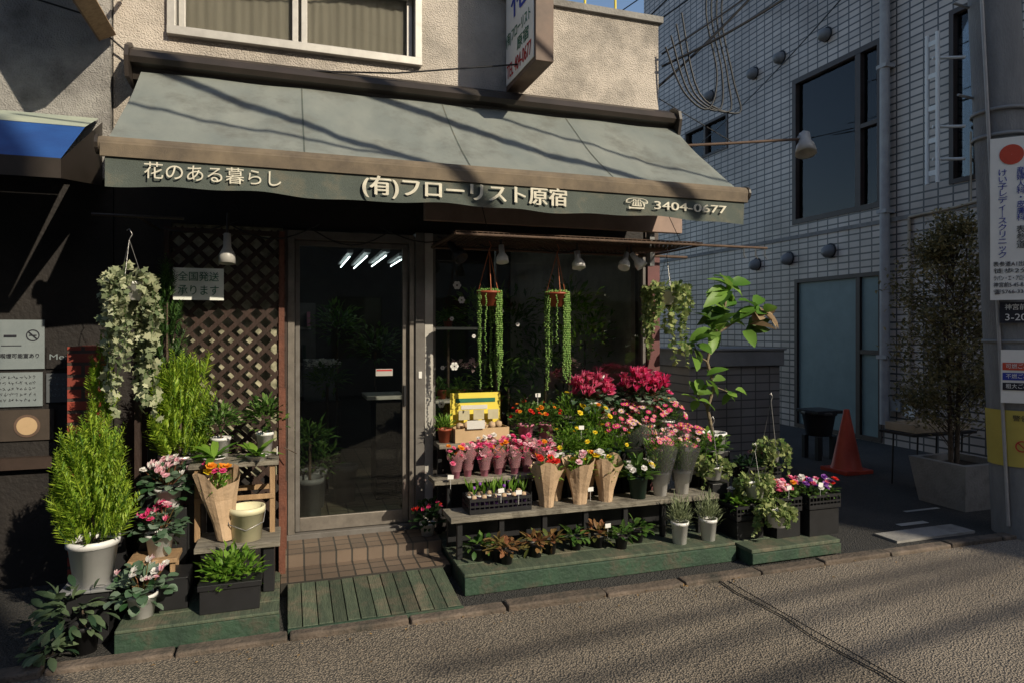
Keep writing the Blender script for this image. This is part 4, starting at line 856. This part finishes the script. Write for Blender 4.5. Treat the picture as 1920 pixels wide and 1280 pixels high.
def plate(parent,z0,z1,w,mat,off=.2,name='plate',cx=0):
    c=axat((z0+z1)/2)+nrm*off+tang*cx; m4=Matrix.Translation(c)@Matrix.Rotation(math.radians(rot),4,'Z'); mb=MB(); mb.box(-w/2,w/2,0,.006,-(z1-z0)/2,(z1-z0)/2,mat,m4); mb.done(name,parent); return c
def pt(parent,body,z,cx,sz,mat,w=None,h=None,off=.2,ls=1.0,zc=None): c=axat(zc or z)+nrm*(off+.003)+tang*cx; c.z=z; return txt(body,c,sz,mat,rotz=rot,width=w,height=h,parent=parent,ls=ls)
cs=empty('clinic_advertisement_sign',axat(2.425)+nrm*.24); plate(cs,1.82,3.03,.26,signwhite,.24)
m_=MB(); c=axat(2.425)+nrm*.2435; c.z=2.9; m_.lathe(c,[(.001,0),(.075,0)],redmark,28,axis=(Matrix.Rotation(math.radians(rot),3,'Z')@Matrix.Rotation(math.pi/2,3,'X'))); m_.done('mark',cs)
pt(cs,'\n'.join('けい子レディ｜スクリニック'),2.46,-.055,.06,bluetext,w=.058,h=.66,ls=.9,zc=2.425,off=.24)
pt(cs,'\n'.join('産婦人科・皮膚科'),2.60,.055,.05,bluetext,w=.048,h=.40,ls=.9,zc=2.425,off=.24)
pt(cs,'\n'.join('表参道'),2.28,.055,.05,blacktext,w=.052,h=.17,ls=.9,zc=2.425,off=.24)
for b,z in (('表参道A1出口',2.085),('徒歩2分',2.035),('ラパン・エ・アロそば',1.98),('神宮前5-45-8-2F',1.93),('☎5766-3367',1.88)): pt(cs,b,z,0,.04,blacktext,w=.22,h=.038,zc=2.425,off=.24)
ds=empty('street_address_plate',axat(1.72)+nrm*.21); plate(ds,1.65,1.805,.19,blacktext,.21); pt(ds,'神宮前',1.765,0,.05,white,w=.13,h=.045,zc=1.7275,off=.21); pt(ds,'3-20',1.69,0,.06,white,w=.13,h=.05,zc=1.7275,off=.21)
gs=empty('garbage_collection_sign',axat(1.25)+nrm*.21); plate(gs,1.05,1.45,.22,signwhite,.21)
for z,mt,b in ((1.325,redmark,'可燃ごみ'),(1.25,bluetext,'不燃ごみ'),(1.175,blacktext,'粗大ごみ')):
    c=axat(1.25)+nrm*.213; c.z=z; m4=Matrix.Translation(c)@Matrix.Rotation(math.radians(rot),4,'Z'); q=MB(); q.box(-.1,.1,-.002,.0,-.028,.028,mt,m4); q.done('band',gs); pt(gs,b,z,-.01,.035,white,w=.14,h=.035,off=.214,zc=1.25)
ys=empty('warning_wrap',axat(.75)+nrm*.2); q=MB(); n=20; vs=[];fs=[]
for i in range(n+1):
    a=math.radians(224-85+170*i/n)
    for z in (.56,.99): c=axat(z); vs.append((c.x+.196*math.cos(a),c.y+.196*math.sin(a),z))
for i in range(n): fs.append((2*i,2*i+2,2*i+3,2*i+1))
q.add(vs,fs,M('yellow_wrap',(.5,.4,.08),.6,(.42,.33,.07),4),True)
c=axat(.72)+nrm*.202; mq=(Matrix.Rotation(math.radians(rot),3,'Z')@Matrix.Rotation(math.pi/2,3,'X')); q.lathe(c,[(.034,0),(.043,0)],redtext,24,axis=mq); m4=Matrix.Translation(c)@Matrix.Rotation(math.radians(rot),4,'Z')@Matrix.Rotation(math.radians(45),4,'Y'); q.box(-.036,.036,-.001,.001,-.004,.004,redtext,m4); q.done('wrap',ys)
pt(ys,'警告',.93,0,.05,blacktext,w=.1,h=.045)

# wires ------------------------------------------------------------------
def cable(mb,a,b,sag,r=.008,n=14):
    a=V(a);b=V(b); mb.tube([a.lerp(b,i/n)-V((0,0,sag*4*(i/n)*(1-i/n))) for i in range(n+1)],r,wire,5)
mb=MB()
for k,(a,b,sg) in enumerate([((2.9,4.78,3.75),(5.0,3.6,5.3),.15),((2.9,4.78,3.85),(4.98,3.6,5.6),.1),((2.9,4.85,3.6),(4.95,3.7,6.3),.2),((3.0,6.5,4.3),(4.93,3.7,6.6),.12),((4.2,12,6.0),(4.98,3.7,5.9),.3),((3.8,12,6.3),(4.95,3.7,6.2),.3),((3.5,12,7.2),(4.9,3.7,7.2),.3),((7.9,12.5,5.2),(5.03,3.7,5.4),.25),((7.9,9.8,7.2),(4.98,3.7,6.0),.25)]):
    cable(mb,a,b,sg,.008 if k%2 else .011)
for k in range(4):
    x=2.92+.05*k; P_=[V((x,4.75,3.9+.1*k)),V((x+.1,4.65,3.52)),V((x+.3+.05*k,4.6,3.38)),V((x+.42,4.65,3.7)),V((x+.35,4.7,4.3)),V((x+.5,4.6,4.9))]
    sm=[]
    for i in range(len(P_)-1):
        p0=P_[max(i-1,0)];p1=P_[i];p2=P_[i+1];p3=P_[min(i+2,len(P_)-1)]
        for j in range(6):
            t=j/6; sm.append(.5*((2*p1)+(p2-p0)*t+(2*p0-5*p1+4*p2-p3)*t*t+(3*p1-p0-3*p2+p3)*t**3))
    mb.tube(sm+[P_[-1]],.008,wire,5)
for z in (8.75,8.8,8.85):
    cable(mb,(-22,3.68,z-.3),(4.8,3.66,z),.6,.012,30); cable(mb,(4.8,3.66,z),(30,3.68,z),.6,.012,30)
mb.done('shadow_stripe_cables')
S=V((.45,-.8,.55))
mb=MB()  # unseen, unsupported cables added to cast shadow stripes on awning and street
for a,b,t0,t1,r in [((-.5,4.6,3.1),(.8,3.9,2.6),4.8,5.4,.045),((.9,4.55,3.1),(2.2,3.95,2.6),4.8,5.4,.05),((1.5,4.6,3.1),(2.9,4.0,2.7),5,5.4,.02),((-.9,4.3,2.95),(.5,3.95,2.7),5,5.4,.02),((0,2.6,0),(5,3.3,0),11,11,.018),((2,2.5,0),(6,2.9,0),11,11,.028),((2,3.2,0),(6,3.5,0),11,11,.02)]:
    p=V(a)+S*t0; q=V(b)+S*t1; d=q-p; mb.tube([p-d*.35,p,q,q+d*.35],r,wire,8)
mb.done('shadow_stripe_cables')

def across(name,x0,x1,h,mat,y1=-7,dep=8):
    e=empty(name,(x0,y1,0)); mb=MB(); nf=max(1,int(h/3)); hs=[]; n=max(1,int((x1-x0)/2.2)); st=(x1-x0)/n
    for f in range(nf):
        for i in range(n): hs.append((x0+i*st+.5,x0+(i+1)*st-.5,f*3+.9,f*3+2.4))
    wall_xz(mb,x0,x1,0,h,y1-.25,y1,hs,mat); mb.box(x0,x0+.25,y1-dep,y1-.25,0,h,mat); mb.box(x1-.25,x1,y1-dep,y1-.25,0,h,mat); mb.box(x0,x1,y1-dep-.2,y1-dep,0,h,mat); mb.box(x0+.25,x1-.25,y1-dep,y1-.25,h-.3,h-.1,concrete); mb.done('walls',e,loc=False)
    mb=MB()
    for a,b,c,d in hs: mb.box(a,b,y1-.15,y1-.13,c,d,glass_dark); mb.box((a+b)/2-.02,(a+b)/2+.02,y1-.13,y1-.1,c,d,alu2); mb.box(a,b,y1-.6,y1-.58,c,d,curtain)
    mb.done('windows',e)
across('street_side_house',-24,4.95,10.8,M('opp_wall_a',(.26,.23,.2),.9))
across('street_side_shop',5.2,12.6,4.4,M('opp_wall_b',(.3,.26,.21),.9))
across('street_side_apartment',13.0,28,16,M('opp_wall_c',(.3,.28,.26),.9),dep=4)

# ---------------------------------------------------------------- light & camera
sd=S.normalized(); el=math.asin(sd.z); rotz=math.atan2(sd.x,sd.y)
w=bpy.data.worlds.new('World'); sc.world=w; w.use_nodes=True; nt=w.node_tree; bg=nt.nodes['Background']; sky=nt.nodes.new('ShaderNodeTexSky'); sky.sky_type='NISHITA'; sky.sun_disc=False
sky.sun_elevation=el; sky.sun_rotation=rotz; nt.links.new(sky.outputs[0],bg.inputs[0]); bg.inputs[1].default_value=.145
ld=bpy.data.lights.new('sun','SUN'); ld.energy=5.0; ld.angle=math.radians(.5); ld.color=(1,.89,.70); lo=bpy.data.objects.new('sun',ld); sc.collection.objects.link(lo); lo.rotation_euler=sd.to_track_quat('Z','Y').to_euler(); lo.location=(5,-5,12)
cam=bpy.data.cameras.new('camera'); co=bpy.data.objects.new('camera',cam); sc.collection.objects.link(co); sc.camera=co
co.location=(0,0,1.6); co.rotation_euler=(math.pi/2,0,math.radians(-18.6)); cam.lens=23.44; cam.sensor_width=36; cam.shift_y=-22/1920; cam.clip_end=500; cam.clip_start=.05
